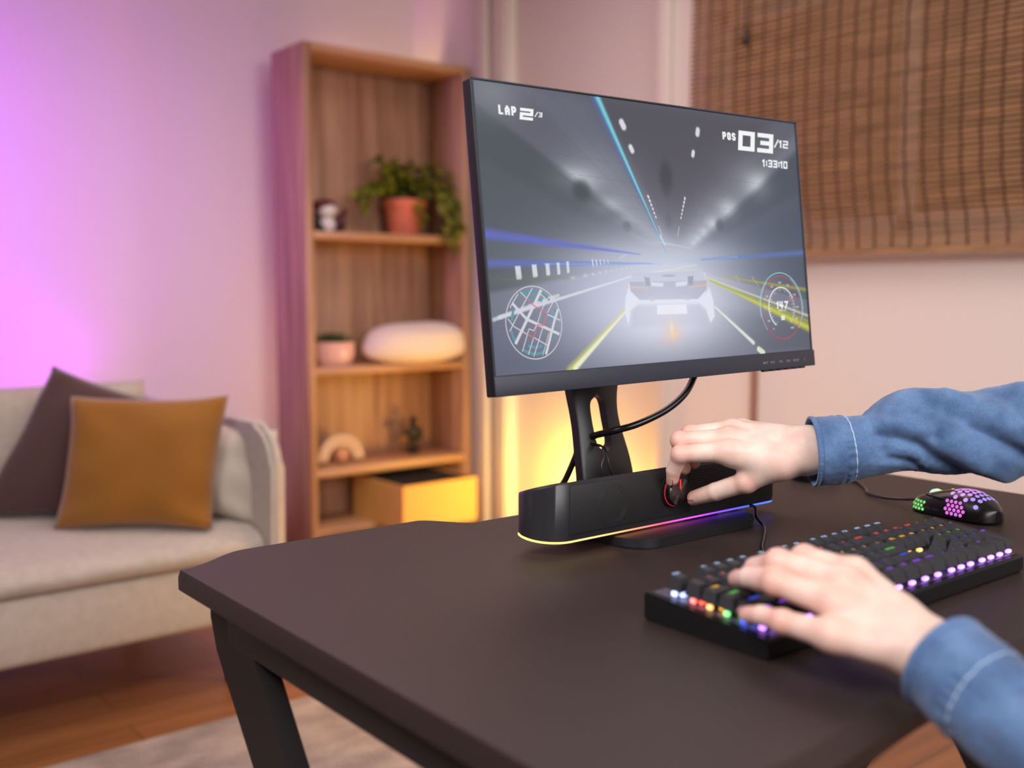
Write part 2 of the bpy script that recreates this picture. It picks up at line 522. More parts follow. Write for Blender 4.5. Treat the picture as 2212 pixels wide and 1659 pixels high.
o = boxo('bottom_rail', XB - .027, XB - .014, 0.92, 2.41, 1.158, 1.174, M_SLAT, bl); o.matrix_parent_inverse = Matrix.Translation(-bl.location)
bm = bmesh.new(); cyl(bm, (XB - .02, 2.17, 2.05), (XB - .02, 2.17, 1.88), .003, n=8); cyl(bm, (XB - .02, 2.17, 1.88), (XB - .02, 2.17, 1.835), .0075, .011, n=12)
o = obj('pull_cord', bm, mat('cord_dark', (60, 50, 48), .6), bl, True); o.matrix_parent_inverse = Matrix.Translation(-bl.location)

# ================================================================== BOOKCASE
CX0, CX1, CY0, CY1, CZ1 = 1.925, 2.725, 3.712, 3.99, 2.02
bc = thing('bookcase', 'tall open oak-look bookcase standing between sofa and door', 'bookcase', (2.325, 3.85, 0))
INV = Matrix.Translation(-bc.location)


def pb(name, *a, parent=bc, inv=None, bev=.0015):
    o = boxo(name, *a, parent, bev, 1)
    o.matrix_parent_inverse = INV if inv is None else inv
    return o


pb('side_panel', CX0, CX0 + .034, CY0, CY1, 0, CZ1, M_OAK)
pb('side_panel', CX1 - .034, CX1, CY0, CY1, 0, CZ1, M_OAK)
pb('top_panel', CX0 + .034, CX1 - .034, CY0, CY1, CZ1 - .03, CZ1, M_OAKX)
pb('back_panel', CX0 + .034, CX1 - .034, CY1 - .008, CY1, .05, CZ1 - .03, M_OAK)
pb('plinth', CX0 + .034, CX1 - .034, CY0 + .02, CY0 + .035, 0, .05, M_OAKX)
SHZ = (.05, .295, .712, 1.26)
for zt in SHZ:
    pb('shelf', CX0 + .034, CX1 - .034, CY0 + .002, CY1 - .008, zt, zt + .03, M_OAKX)
S0, S1, S2, S3 = [z + .03 for z in SHZ]

# --- things on the shelves
# trailing plant
random.seed(3)
pot = thing('trailing_plant', 'bushy green trailing plant in a terracotta pot on the upper shelf', 'plant', (2.47, 3.845, S3))
bm = bmesh.new()
lathe(bm, [(.001, 0), (.066, 0), (.07, .01), (.086, .12), (.094, .123), (.094, .155), (.086, .155), (.083, .13), (.001, .125)], n=40)
obj('plant_pot', bm, mat('terracotta', (214, 118, 84), .75, var=((186, 100, 70), 9, (1, 1, 1))), pot, False)
autosmooth(pot.children[0])
bm = bmesh.new(); lathe(bm, [(.001, .125), (.083, .125), (.08, .137), (.001, .142)], n=24)
obj('soil', bm, mat('soil', (52, 38, 28), .95, bump=(60, 1, .01)), pot)


def leaf(bm, p, d, upv, L, W):
    d = d.normalized(); s = d.cross(upv).normalized(); n_ = s.cross(d).normalized()
    rows = []
    for i, (t, w_) in enumerate(((0, .05), (.2, .75), (.45, 1), (.7, .75), (.9, .3), (1, .02))):
        c = p + d * (t * L) - n_ * (t * t * L * .35)
        rows.append((bm.verts.new(c - s * W * w_ * .5 + n_ * W * w_ * .12), bm.verts.new(c), bm.verts.new(c + s * W * w_ * .5 + n_ * W * w_ * .12)))
    for a, b in zip(rows[:-1], rows[1:]):
        bm.faces.new((a[0], a[1], b[1], b[0])); bm.faces.new((a[1], a[2], b[2], b[1]))


bml = bmesh.new(); bms = bmesh.new()
ends = []
for k in range(26):
    an = random.uniform(0, 2 * PI)
    ends.append((math.cos(an) * random.uniform(.06, .2), math.sin(an) * random.uniform(.03, .09), random.uniform(.2, .33)))
ends += [(-.27, -.04, .14), (-.25, -.06, .20), (-.22, -.03, .10), (-.2, -.05, .27), (-.16, -.08, .24), (.19, -.07, .02), (.2, -.1, -.03), (.17, -.15, -.07), (.14, -.165, -.09), (.19, -.14, .0), (.11, -.16, -.04),
         (.21, -.09, .27), (.2, -.06, .3), (.22, -.08, .22), (.16, -.12, .12), (.0, -.12, .05), (.18, -.13, .06)]
for e in ends:
    e = Vector(e)
    if e.z < .16:
        mid = Vector((e.x * .7, e.y * .75, .21))
        pts = [(0, 0, .13), mid * .6 + Vector((0, 0, .07)), mid, (e + mid) / 2 + Vector((e.x * .15, -.015, 0)), e]
    else:
        pts = [(0, 0, .13), (e.x * .4, e.y * .4, .13 + (e.z - .13) * .75), e]
    path, T = tube(bms, pts, [.003, .0012], 5, True, 8)
    m_ = len(path)
    for i in range(int(m_ * .3), m_, 3):
        for q in range(2):
            dd = (T[i] * .5 + Vector((random.uniform(-1, 1), random.uniform(-1, .6), random.uniform(-.6, .5)))).normalized()
            leaf(bml, path[i], dd, Vector((random.uniform(-.4, .4), -.3, 1)), random.uniform(.035, .06), random.uniform(.026, .042))
obj('stem', bms, mat('stem_green', (92, 104, 48), .6), pot, True)
lf = obj('foliage', bml, mat('leaf_green', (66, 84, 20), .5, var=((136, 134, 28), 14, (1, 1, 1))), pot, True)
# figurine (helmeted white and dark-red toy)
fg = thing('toy_figurine', 'small white and dark red toy figurine at the left end of upper shelf', 'figurine', (2.085, 3.83, S3))
mw = mat('toy_white', (226, 218, 222), .4); md = mat('toy_maroon', (84, 20, 34), .4); mk = mat('toy_black', (22, 16, 20), .5)


def ell(bm, c, r, seg=20, rings=14):
    res = bmesh.ops.create_uvsphere(bm, u_segments=seg, v_segments=rings, radius=1)
    for v in res['verts']:
        v.co = Vector((v.co.x * r[0] + c[0], v.co.y * r[1] + c[1], v.co.z * r[2] + c[2]))


bm = bmesh.new(); ell(bm, (0, 0, .033), (.036, .03, .034)); obj('body', bm, mw, fg, True)
bm = bmesh.new(); ell(bm, (-.003, -.004, .092), (.04, .034, .032)); obj('head', bm, mw, fg, True)
bm = bmesh.new(); ell(bm, (-.012, .008, .112), (.052, .04, .028)); obj('cap', bm, md, fg, True)
bm = bmesh.new(); ell(bm, (.062, 0, .045), (.022, .026, .04)); ell(bm, (.078, 0, .085), (.012, .014, .024)); obj('arm', bm, md, fg, True)
bm = bmesh.new(); ell(bm, (-.052, 0, .045), (.018, .022, .042)); obj('arm', bm, mk, fg, True)
bm = bmesh.new(); ell(bm, (.045, .004, .02), (.034, .03, .02)); obj('foot', bm, mk, fg, True)
bm = bmesh.new(); ell(bm, (-.04, .004, .018), (.03, .03, .018)); obj('foot', bm, mk, fg, True)
# succulent bowl
sb = thing('succulent_bowl', 'pale pink bowl of dark spiky succulents on the middle shelf', 'plant', (2.10, 3.83, S2))
bm = bmesh.new(); lathe(bm, [(.001, 0), (.07, 0), (.082, .012), (.09, .05), (.09, .098), (.084, .1), (.082, .085), (.001, .082)], n=40)
autosmooth(obj('bowl', bm, mat('pink_ceramic', (226, 178, 174), .35), sb))
bm = bmesh.new(); cyl(bm, (0, -.086, .055), (0, -.092, .055), .010, n=20); obj('white_dot', bm, mat('white_dot', (244, 236, 236), .4), sb)
bm = bmesh.new()
for k in range(90):
    an = random.uniform(0, 2 * PI); rr = random.uniform(0, .066)
    p = Vector((rr * math.cos(an), rr * math.sin(an), .083)); q = p + Vector((math.cos(an) * .02 * rr / .06, math.sin(an) * .02 * rr / .06, random.uniform(.035, .06)))
    cyl(bm, p, q, .006, .001, n=6)
obj('succulent', bm, mat('succulent', (38, 58, 26), .6, var=((84, 96, 30), 10, (1, 1, 1))), sb, True)
# folded blanket
bm = bmesh.new()


def pillow_mesh(bm, w_, h_, t_, n=28, pinch=.07, wr=.004, seed=0, k=2.2):
    """cushion in the xz plane, thickness along y, bottom at z=0"""
    V = {}
    for side in (1, -1):
        for i in range(n + 1):
            for j in range(n + 1):
                u = -1 + 2 * i / n; v = -1 + 2 * j / n
                if side == -1 and (i in (0, n) or j in (0, n)):
                    V[(side, i, j)] = V[(1, i, j)]; continue
                th = t_ * .5 * ((1 - abs(u) ** k) * (1 - abs(v) ** k)) ** .45
                px = u * w_ / 2 * (1 - pinch * (1 - v * v)); pz = v * h_ / 2 * (1 - pinch * (1 - u * u))
                nn = noise.noise(Vector((u * 1.7 + seed, v * 1.7, side * 3 + seed))) * wr * (1 + 2 * abs(u * v))
                V[(side, i, j)] = bm.verts.new((px, side * -th + nn, pz + h_ / 2))
    for side in (1, -1):
        for i in range(n):
            for j in range(n):
                q = [V[(side, i, j)], V[(side, i + 1, j)], V[(side, i + 1, j + 1)], V[(side, i, j + 1)]]
                bm.faces.new(q if side == 1 else q[::-1])


bk = thing('folded_blanket', 'cream fluffy folded blanket lying on the middle shelf', 'blanket', (2.47, 3.768, S2))
V, Q = nets(lambda P: smin(smin(np.maximum(np.linalg.norm((P - [0, 0, .055]) / [.255, .115, .062], axis=1) - 1, -1) * .06, np.linalg.norm((P - [-.08, 0, .115]) / [.15, .10, .055], axis=1) * .055 - .055, .04), np.linalg.norm((P - [.09, 0, .12]) / [.14, .10, .055], axis=1) * .055 - .055, .04), (-.33, -.16, -.02), (.33, .16, .22), .008)
V = smooth_mesh(V, Q, 2); V[:, 2] = np.maximum(V[:, 2], 0)
M_FLEECE = mat('cream_fleece', (236, 218, 204), .95, bump=(70, .8, .01), sheen=.4)
link('blanket_fold', np_mesh('blanket_fold', V, Q), M_FLEECE, bk, True)
# arch ornament with small lit ball
ar = thing('arch_ornament', 'pale arch ornament with small decorative ball at the left of the lower shelf', 'ornament', (2.135, 3.84, S1))
bm = bmesh.new()
for (R_, r_, m_) in ((.098, .014, 0), (.072, .012, 0)):
    tube(bm, [(R_ * math.cos(t), 0, max(.0, R_ * math.sin(t)) + .012) for t in np.linspace(0, PI, 25)], r_, 10, True, 1, raw=True)
obj('arch', bm, mat('arch_clay', (214, 186, 164), .8), ar, True)
bm = bmesh.new(); ell(bm, (0, -.012, .036), (.034, .03, .036)); obj('ball', bm, mat('ball_glaze', (214, 148, 110), .35, var=((120, 96, 104), 24, (1, 1, 1))), ar, True)
# dark plant-like figurine
bf = thing('black_statuette', 'small black statuette at the right of the lower shelf', 'figurine', (2.515, 3.86, S1))
bm = bmesh.new()
for c, r in (((0, 0, .012), (.03, .026, .012)), ((-.012, 0, .045), (.012, .012, .036)), ((.014, 0, .045), (.012, .012, .036)), ((0, 0, .095), (.03, .022, .036)), ((.002, 0, .15), (.018, .018, .022)), ((-.038, -.005, .10), (.028, .012, .014)), ((.036, 0, .09), (.014, .014, .03))):
    ell(bm, c, r, 16, 10)
obj('figure', bm, mat('black_resin', (20, 16, 14), .4), bf, True)
# storage box sticking out of the lowest compartment
sx = thing('storage_box', 'open tan fabric storage box with black inside in the lowest compartment', 'box', (2.40, 3.66, S0))
M_BOX = mat('tan_fabric', (218, 168, 96), .85, bump=(220, .5, .002))
bm = bmesh.new(); w_, h_ = .185, .185
box(bm, -w_, w_, -.2, -.19, 0, h_); box(bm, -w_, w_, .19, .2, 0, h_); box(bm, -w_, -w_ + .01, -.19, .19, 0, h_); box(bm, w_ - .01, w_, -.19, .19, 0, h_)
obj('shell', bm, M_BOX, sx)
bm = bmesh.new(); box(bm, -w_ + .0105, w_ - .0105, -.1895, .1895, 0.001, .179)
obj('dark_lining', bm, mat('box_lining', (8, 8, 8), .9), sx)
sx.location = (2.405, 3.685, S0)

# ================================================================== SOFA
sf = thing('sofa', 'light grey fabric sofa with rounded arm standing against back wall', 'sofa', (0.2, 3.1, 0))
SI = Matrix.Translation(-sf.location)
M_SOFA = mat('sofa_fabric', (196, 186, 176), .9, bump=(420, .35, .002), var=((186, 176, 166), 40, (1, 1, 1)), sheen=.25)


def sp(name, o):
    o.name = name; o.parent = sf; o.matrix_parent_inverse = SI
    return o


sp('sofa_base', boxo('sofa_base', -.9, 1.17, 2.50, 3.5, .19, .352, M_SOFA, None, .02, 3))
# seat cushion, softly crowned
bm = bmesh.new(); nx, ny = 30, 16
prof = []
for j in range(25):
    t = j / 24
    prof.append(t)
outline = [(2.53, .352), (2.505, .357), (2.488, .368), (2.481, .382), (2.484, .397), (2.496, .410), (2.520, .421), (2.56, .430), (2.62, .437), (2.7, .441), (2.8, .443), (3.0, .440), (3.2, .432), (3.2, .352)]
prism(bm, outline, 'x', -.88, 1.15)
sp('seat_cushion', autosmooth(obj('seat_cushion', bm, M_SOFA), 40))
bm = bmesh.new()
arm = [(2.44, .19)]
for a in np.linspace(0, PI / 2, 9):
    arm.append((2.44 + .11 - .11 * math.cos(a),   .595 + .11 * math.sin(a)))
arm += [(3.5, .705), (3.5, .19)]
prism(bm, arm, 'x', 1.155, 1.192)
bmesh.ops.bevel(bm, geom=[e for e in bm.edges if abs(e.verts[0].co.x - e.verts[1].co.x) < 1e-6], offset=.012, segments=3, affect='EDGES')
sp('armrest', autosmooth(obj('armrest', bm, M_SOFA), 50))
sp('backrest', boxo('backrest', -.9, 1.2, 3.36, 3.5, .19, .70, M_SOFA, None, .03, 3))
bm = bmesh.new(); pillow_mesh(bm, 1.06, .40, .2, pinch=.01, k=6)
bmesh.ops.transform(bm, matrix=Matrix.Translation((.60, 3.24, .375)) @ Matrix.Rotation(math.radians(-9), 4, 'X'), verts=bm.verts)
sp('back_cushion', obj('back_cushion', bm, M_SOFA, None, True))
bm = bmesh.new(); pillow_mesh(bm, 1.0, .40, .2, pinch=.01, k=6)
bmesh.ops.transform(bm, matrix=Matrix.Translation((-.45, 3.24, .375)) @ Matrix.Rotation(math.radians(-9), 4, 'X'), verts=bm.verts)
sp('back_cushion', obj('back_cushion', bm, M_SOFA, None, True))
for lx in (-.8, 1.1):
    for ly in (2.6, 3.4):
        bm = bmesh.new(); cyl(bm, (lx, ly, 0), (lx, ly, .195), .014, .02, n=16)
        sp('leg', obj('leg', bm, mat('sofa_leg', (60, 46, 38), .5), None, True))


def cushion(name, label, w_, h_, t_, loc, rz, lean, roll, m, seed, k=2.2, shear=0.0, drop=0.0):
    bm = bmesh.new(); pillow_mesh(bm, w_, h_, t_, pinch=.06, wr=.01, seed=seed, k=k)
    for v in bm.verts:
        v.co.z *= 1 - drop * (v.co.x / w_ + .5)
        v.co.x += shear * v.co.z
    o = obj(name, bm, m, None, True)
    o.matrix_world = Matrix.Translation(loc) @ Matrix.Rotation(math.radians(rz), 4, 'Z') @ Matrix.Rotation(math.radians(lean), 4, 'X') @ Matrix.Rotation(math.radians(roll), 4, 'Y')
    return tag(o, label, 'cushion')


cushion('cushion', 'mustard brown square cushion at the front on the sofa seat', .405, .35, .14, (.872, 2.665, .436), -35, -13, 0, mat('mustard_velvet', (150, 96, 10), .8, bump=(260, .3, .002), sheen=.4), 1, shear=.10)
cushion('cushion', 'dark brown cushion tilted behind the mustard one', .43, .42, .13, (.742, 2.93, .438), -35, -12, 0, mat('brown_fabric', (84, 58, 56), .9, bump=(300, .4, .002), sheen=.3), 5, shear=.48, drop=.3)
cushion('cushion', 'light grey cushion leaning against the sofa arm', .32, .26, .13, (1.085, 2.69, .438), -52, -14, 6, mat('beige_linen', (204, 194, 182), .9, bump=(300, .5, .003)), 9)

# ================================================================== DESK
dk = thing('gaming_desk', 'black gaming desk with slanted steel legs, in front of the seated person', 'desk', (0.98, 0.75, 0))
DI = Matrix.Translation(-dk.location)
ZT = .75


def dp(o):
    o.parent = dk; o.matrix_parent_inverse = DI
    return o


def smoothstep(a, b, x):
    t = min(1, max(0, (x - a) / (b - a))); return t * t * (3 - 2 * t)


def back_edge(x):
    x = min(x, 1.96 - x)          # symmetric about .98
    r = 1.094 + .042 * smoothstep(.41, .50, x)
    return r - .056 * smoothstep(.742, .80, x)


def front_edge(x):
    x = min(x, 1.96 - x)
    return .376 + .019 * smoothstep(.54, .74, x)


xs = list(np.linspace(.405, 1.555, 160))
bm = bmesh.new()


def edge_ring(off, z):
    L = [bm.verts.new((x, front_edge(x) + off, z)) for x in xs]
    R = [bm.verts.new((x, back_edge(x) - (off if off < .005 else .002), z)) for x in reversed(xs)]
    for v in (L[0], R[-1]):
        v.co.x += min(off, .002)
    for v in (L[-1], R[0]):
        v.co.x -= min(off, .002)
    return L + R


r0 = edge_ring(.002, ZT - .024); r1 = edge_ring(0.0, ZT - .022); r2 = edge_ring(0.0, ZT - .0082); r3 = edge_ring(0.018, ZT)
for A, B in ((r0, r1), (r1, r2), (r2, r3)):
    for i in range(len(A)):
        bm.faces.new((A[i], A[(i + 1) % len(A)], B[(i + 1) % len(A)], B[i]))
N_ = len(xs)
for i in range(N_ - 1):
    bm.faces.new((r3[i], r3[i + 1], r3[2 * N_ - 2 - i], r3[2 * N_ - 1 - i]))
    bm.faces.new((r0[i + 1], r0[i], r0[2 * N_ - 1 - i], r0[2 * N_ - 2 - i]))
dp(autosmooth(obj('tabletop', bm, M_DESK), 20))
for sx_, xo in ((1, .428), (-1, 1.472)):
    # side frame rail under the top
    dp(boxo('side_rail', xo, xo + .06, .40, 1.02, ZT - .068, ZT - .0245, M_STEEL, None, .003))
    bm = bmesh.new()
    prism(bm, [(1.065, ZT - .025), (1.065, ZT - .05), (1.050, ZT - .085), (.80, .38), (.60, .05), (.52, .05), (.735, .40), (.955, ZT - .068), (.955, ZT - .025)][::-1], 'x', xo + (.001 if sx_ > 0 else .036), xo + (.024 if sx_ > 0 else .059))
    dp(autosmooth(obj('leg', bm, M_STEEL)))
    bm = bmesh.new()
    prism(bm, [(.925, .52), (.865, .50), (.93, .28), (1.04, .05), (1.11, .05), (1.0, .30)][::-1], 'x', xo + (.003 if sx_ > 0 else .038), xo + (.022 if sx_ > 0 else .057))
    dp(autosmooth(obj('brace', bm, M_STEEL)))
    dp(boxo('foot', xo, xo + .06, .42, 1.16, .016, .055, M_STEEL, None, .006))
for yy in (.55, .98):
    dp(boxo('cross_beam', .488, 1.472, yy, yy + .04, ZT - .062, ZT - .0245, M_STEEL, None, .003))
# cables tucked under the desk by the left leg
tag(tubeo('power_cable', [(.60, 1.04, .688), (.56, 1.05, .66), (.52, 1.045, .635), (.50, 1.02, .628), (.495, .99, .64), (.495, .975, .665)], .0035, M_BLKS), 'short black power cable looping under the desk beside the left leg', 'cable')

# ================================================================== MONITOR
mo = thing('monitor', 'black widescreen monitor on a stand showing a racing game', 'monitor', (.9695, .8826, .9435))
MW, MH, MT, CH = .5735, .3475, .018, .0225
M_ROT = Matrix.Rotation(math.radians(-.9), 4, 'Y') @ Matrix.Rotation(math.radians(-6.0), 4, 'X')
# the panel assembly is tilted; parts keep the tilt as their own transform


def mp_(o):
    o.parent = mo; o.matrix_local = M_ROT @ o.matrix_local
    return o


M_BEZ = mat('bezel_black', (40, 44, 56), .42, bump=(60, .25, .0006, (3, 40, 60)))
M_CASE = mat('case_black', (22, 19, 20), .5)
hw = MW / 2
mp_(boxo('rear_case', -hw, hw, .0015, MT, 0, MH, M_CASE, None, .0015))
mp_(boxo('rear_bulge', -.19, .19, MT, MT + .03, .03, .27, M_CASE, None, .012, 3))
mp_(boxo('chin', -hw - .001, hw + .003, -.0014, .0014, 0, CH, M_BEZ, None, .0008))
bm = bmesh.new(); t_ = .0016
box(bm, -hw, -hw + t_, -.0006, .0015, CH, MH); box(bm, hw - t_, hw, -.0006, .0015, CH, MH); box(bm, -hw, hw, -.0006, .0015, MH - t_, MH)
mp_(obj('bezel', bm, mat('bezel_rim', (58, 62, 70), .25), None))
# on-screen-display keys along the chin
for k in range(6):
    mp_(boxo('button', .175 + k * .0165, .184 + k * .0165, -.001, .006, -.0022, .0005, M_CASE, None, .0008))
bm = bmesh.new()
for k, s in enumerate(('INPUT', 'EXIT', '<VOL', '>ECO', 'ENTER', 'O')):
    q, wd = text_quads(s, .0030, .6, .15)
    M = Matrix.Translation((.172 + k * .0168 + (.008 if k == 5 else 0), -.0016, .0085)) @ Matrix.Rotation(PI / 2, 4, 'X')
    quads_mesh(bm, q, M)
mp_(obj('button_lettering', bm, mat('grey_print', (150, 152, 158), .5), None))

# ---- the picture on the screen: colours computed on a fine grid
SW, SH = 800, 452
us = (np.arange(SW) + .5) / SW; vs_ = (np.arange(SH) + .5) / SH
U, Vv = np.meshgrid(us, vs_)          # v runs downward
# screen proportions -> flat drawing coordinates (x 0..1600, y 0..904)
X_ = U * 1600; Y_ = Vv * 904


def hom(src, dst):
    A = []
    for (x, y), (u, v) in zip(src, dst):
        A.append([x, y, 1, 0, 0, 0, -u * x, -u * y]); A.append([0, 0, 0, x, y, 1, -v * x, -v * y])
    h = np.linalg.solve(np.array(A, float), np.array([c for p in dst for c in p], float))
    return np.append(h, 1).reshape(3, 3)


HM = hom([(84, 50), (1676, 297), (1731, 1425), (166, 1533)], [(0, 0), (1600, 0), (1600, 904), (0, 904)])


def S(x, y):        # drawing sheet (skewed sketch of the picture) -> flat screen drawing coordinates
    p = HM @ np.array([x, y, 1.0]); return p[0] / p[2], p[1] / p[2]


IMG = np.zeros((SH, SW, 3)) + np.array([74, 80, 92.])


def blend(col, a):
    global IMG
    a = np.clip(a, 0, 1)[..., None]
    IMG = IMG * (1 - a) + np.array(col, float) * a


def seg_d(p, q):
    p = np.array(S(*p)); q = np.array(S(*q)); d_ = q - p; L2 = d_ @ d_
    t = np.clip(((X_ - p[0]) * d_[0] + (Y_ - p[1]) * d_[1]) / L2, 0, 1)
    return np.hypot(X_ - p[0] - t * d_[0], Y_ - p[1] - t * d_[1]), t


def streak(p, q, w0, w1, col, a=1.0, soft=.5):
    d_, t = seg_d(p, q); w = w0 + (w1 - w0) * t
    blend(col, a * np.clip((w - d_) / (w * soft + .6) + .0, 0, 1))


def glow(p, rx, ry, col, a, pw=1.0):
    c = S(*p)
    blend(col, a * np.exp(-(((X_ - c[0]) / rx) ** 2 + ((Y_ - c[1]) / ry) ** 2) ** pw))


def poly(pts, col, a=1.0, soft=1.5):
    P = [S(*p) for p in pts]
    ins = np.zeros_like(X_, bool); n = len(P); dm = np.full(X_.shape, 1e9)
    for i in range(n):
        (x0, y0), (x1, y1) = P[i], P[(i + 1) % n]
        if y0 != y1:
            c_ = ((y0 > Y_) != (y1 > Y_)) & (X_ < (x1 - x0) * (Y_ - y0) / (y1 - y0) + x0)
            ins ^= c_
        dx, dy = x1 - x0, y1 - y0
        t = np.clip(((X_ - x0) * dx + (Y_ - y0) * dy) / (dx * dx + dy * dy + 1e-9), 0, 1)
        dm = np.minimum(dm, np.hypot(X_ - x0 - t * dx, Y_ - y0 - t * dy))
    sd = np.where(ins, dm, -dm)
    blend(col, a * np.clip(.5 + sd / (2 * soft), 0, 1))


# tunnel: side walls
poly([(84, 50), (84, 165), (1010, 900), (1080, 930), (900, 985), (140, 1100), (90, 50)], (72, 82, 92), .9, 6)
poly([(84, 165), (420, 430), (1010, 900), (900, 960), (110, 820)], (66, 74, 84), .8, 20)
poly([(1700, 420), (1160, 905), (1190, 985), (1715, 1120)], (66, 78, 94), .9, 6)
poly([(1700, 700), (1230, 960), (1250, 1030), (1730, 1110)], (58, 72, 90), .6, 30)
# ceiling
poly([(84, 50), (1676, 297), (1690, 430), (1160, 905), (1010, 895), (84, 160)], (84, 86, 100), 1, 3)
poly([(620, 120), (1560, 280), (1130, 880), (1030, 880)], (66, 66, 78), .75, 40)
poly([(330, 90), (700, 150), (1035, 880), (1010, 895)], (98, 102, 118), .55, 30)
poly([(1676, 360), (1690, 430), (1160, 905), (1125, 880)], (120, 126, 142), .5, 24)
for x0, y0, r_, a_ in ((590, 560, 120, .9), (735, 700, 85, .85), (815, 770, 60, .8), (865, 815, 45, .75), (905, 845, 36, .7), (940, 868, 30, .7), (975, 885, 26, .7)):
    glow((x0, y0), r_ * .8, r_ * .33, (222, 228, 232), a_)
    glow((x0 + r_ * .7, y0 - r_ * .4), r_ * 1.6, r_ * .7, (150, 154, 166), a_ * .5)
for x0, y0, r_, a_ in ((1490, 605, 120, .9), (1340, 725, 90, .85), (1260, 792, 64, .8), (1215, 835, 45, .75), (1185, 866, 34, .7), (1165, 888, 26, .7)):
    glow((x0, y0), r_ * .6, r_ * .4, (216, 220, 224), a_)
    glow((x0 - r_ * .5, y0 - r_ * .2), r_ * 1.3, r_ * .9, (150, 154, 166), a_ * .45)
poly([(84, 160), (84, 420), (560, 720), (1000, 910), (1008, 897), (600, 575)], (62, 69, 78), .75, 16)
poly([(1700, 425), (1168, 908), (1180, 935), (1705, 640)], (60, 68, 82), .65, 16)
glow((180, 110), 130, 80, (128, 132, 142), .7)
# faint panel lines of the ceiling
for k in range(9):
    a0 = 330 + k * 150
    streak((1085 + (k - 4) * 8, 890), (a0, 60 + a0 * .16), .7, 1.6, (60, 62, 74), .35)
for k, t in enumerate((.35, .5, .62, .72, .8, .86)):
    streak((84 + (1010 - 84) * t, 160 + (895 - 160) * t), (1690 + (1160 - 1690) * t, 430 + (905 - 430) * t), 1.2, 1.2, (62, 64, 76), .3)
# dark fans in the ceiling axis
glow((1035, 560), 34, 62, (42, 44, 54), .7, 2); glow((1043, 780), 20, 30, (50, 52, 62), .6, 2); glow((615, 615), 42, 38, (44, 50, 60), .75, 2); glow((835, 800), 20, 20, (48, 54, 64), .7, 2); glow((1295, 800), 24, 24, (52, 58, 70), .7, 2)
# ceiling lamps
for p, q, w_ in (((820, 277), (830, 300), 17), ((862, 402), (870, 420), 14), ((1198, 322), (1195, 342), 15), ((1173, 432), (1170, 448), 12)):
    streak(p, q, w_, w_, (226, 230, 232), .9, .5)
for k in range(6):
    t = k / 5.0
    streak((943 + 35 * t, 648 + 102 * t), (946 + 35 * t, 654 + 102 * t), 6 - 2 * t, 6 - 2 * t, (232, 236, 238), .9)
    streak((1126 - 21 * t, 660 + 96 * t), (1125 - 21 * t, 666 + 96 * t), 6 - 2 * t, 6 - 2 * t, (232, 236, 238), .9)
for k in range(6):
    t = k / 5.0
    streak((993 + 14 * t, 800 + 40 * t), (994 + 14 * t, 803 + 40 * t), 2.6, 2.6, (226, 230, 234), .8)
    streak((1094 - 8 * t, 805 + 40 * t), (1094 - 8 * t, 808 + 40 * t), 2.6, 2.6, (226, 230, 234), .8)
streak((1000, 880), (1150, 912), 5, 3, (232, 236, 240), .7, 1)
# road
poly([(1060, 975), (900, 985), (140, 1110), (166, 1533), (1731, 1425), (1725, 1180), (1230, 1040), (1170, 985)], (98, 102, 118), 1, 4)
poly([(150, 1250), (860, 1040), (820, 1210), (560, 1510), (166, 1533)], (88, 94, 112), .8, 10)
poly([(166, 1400), (600, 1440), (560, 1510), (166, 1533)], (84, 90, 108), .8, 30)
poly([(1250, 1200), (1731, 1300), (1731, 1425), (1510, 1440)], (72, 80, 92), .8, 20)
poly([(120, 990), (900, 985), (600, 1040), (150, 1120)], (62, 72, 78), .8, 8)
# far barrier studs
for k in range(16):
    t = (k / 15.0) ** .7
    glow((560 + 420 * t, 1050 - 70 * t), 9 - 6 * t, 5 - 3 * t, (222, 226, 232), .8)
# central haze
glow((1010, 1090), 440, 190, (204, 208, 228), .95, .8)
glow((1000, 1230), 350, 170, (214, 216, 232), .9, .9)
glow((760, 1120), 260, 150, (178, 184, 208), .5)
glow((1080, 940), 330, 50, (190, 198, 214), .5)
# streaks
streak((690, 150), (1030, 935), 26, 2, (70, 110, 190), .75, 1)
streak((704, 150), (1030, 935), 17, 1.5, (112, 208, 214), .95, .8)
streak((1000, 850), (1022, 895), 9, 4, (214, 240, 244), .7, 1)
streak((640, 170), (985, 800), 8, 1, (86, 100, 150), .4, 1)
streak((135, 822), (900, 938), 26, 3, (96, 104, 226), .75, 1)
streak((160, 830), (800, 925), 22, 2, (84, 100, 176), .4, 1)
streak((148, 970), (960, 985), 20, 3, (88, 104, 216), .7, 1)
streak((420, 978), (1010, 988), 4, 3, (120, 190, 226), .8, 1)
streak((1712, 942), (1200, 970), 20, 5, (84, 118, 200), .7, 1)
streak((1380, 958), (1150, 976), 5, 2, (128, 180, 214), .7, 1)
streak((960, 946), (1170, 968), 3, 2, (130, 200, 230), .7, 1)
# posts on the left
for x0, y0, hh, ww in ((292, 1020, 34, 17), (373, 1012, 32, 15), (438, 1006, 30, 12), (491, 1002, 30, 9), (538, 996, 29, 8)):
    poly([(x0 - ww, y0 - hh), (x0 + ww * .6, y0 - hh), (x0 + ww, y0 + hh * .8), (x0 + ww * .6, y0 + hh), (x0 - ww * .6, y0 + hh)], (214, 218, 224), .92, 2)
for k in range(5):
    streak((660 + k * 19, 962), (663 + k * 19, 990 - k * 2), 4.2 - k * .4, 4.2 - k * .4, (216, 220, 230), .85)
for k in range(6):
    streak((790 + k * 7, 955 - k * 4), (793 + k * 7, 964 - k * 4), 2, 2, (210, 216, 228), .7)
streak((160, 1050), (560, 1050), 20, 8, (110, 124, 70), .18, 1)
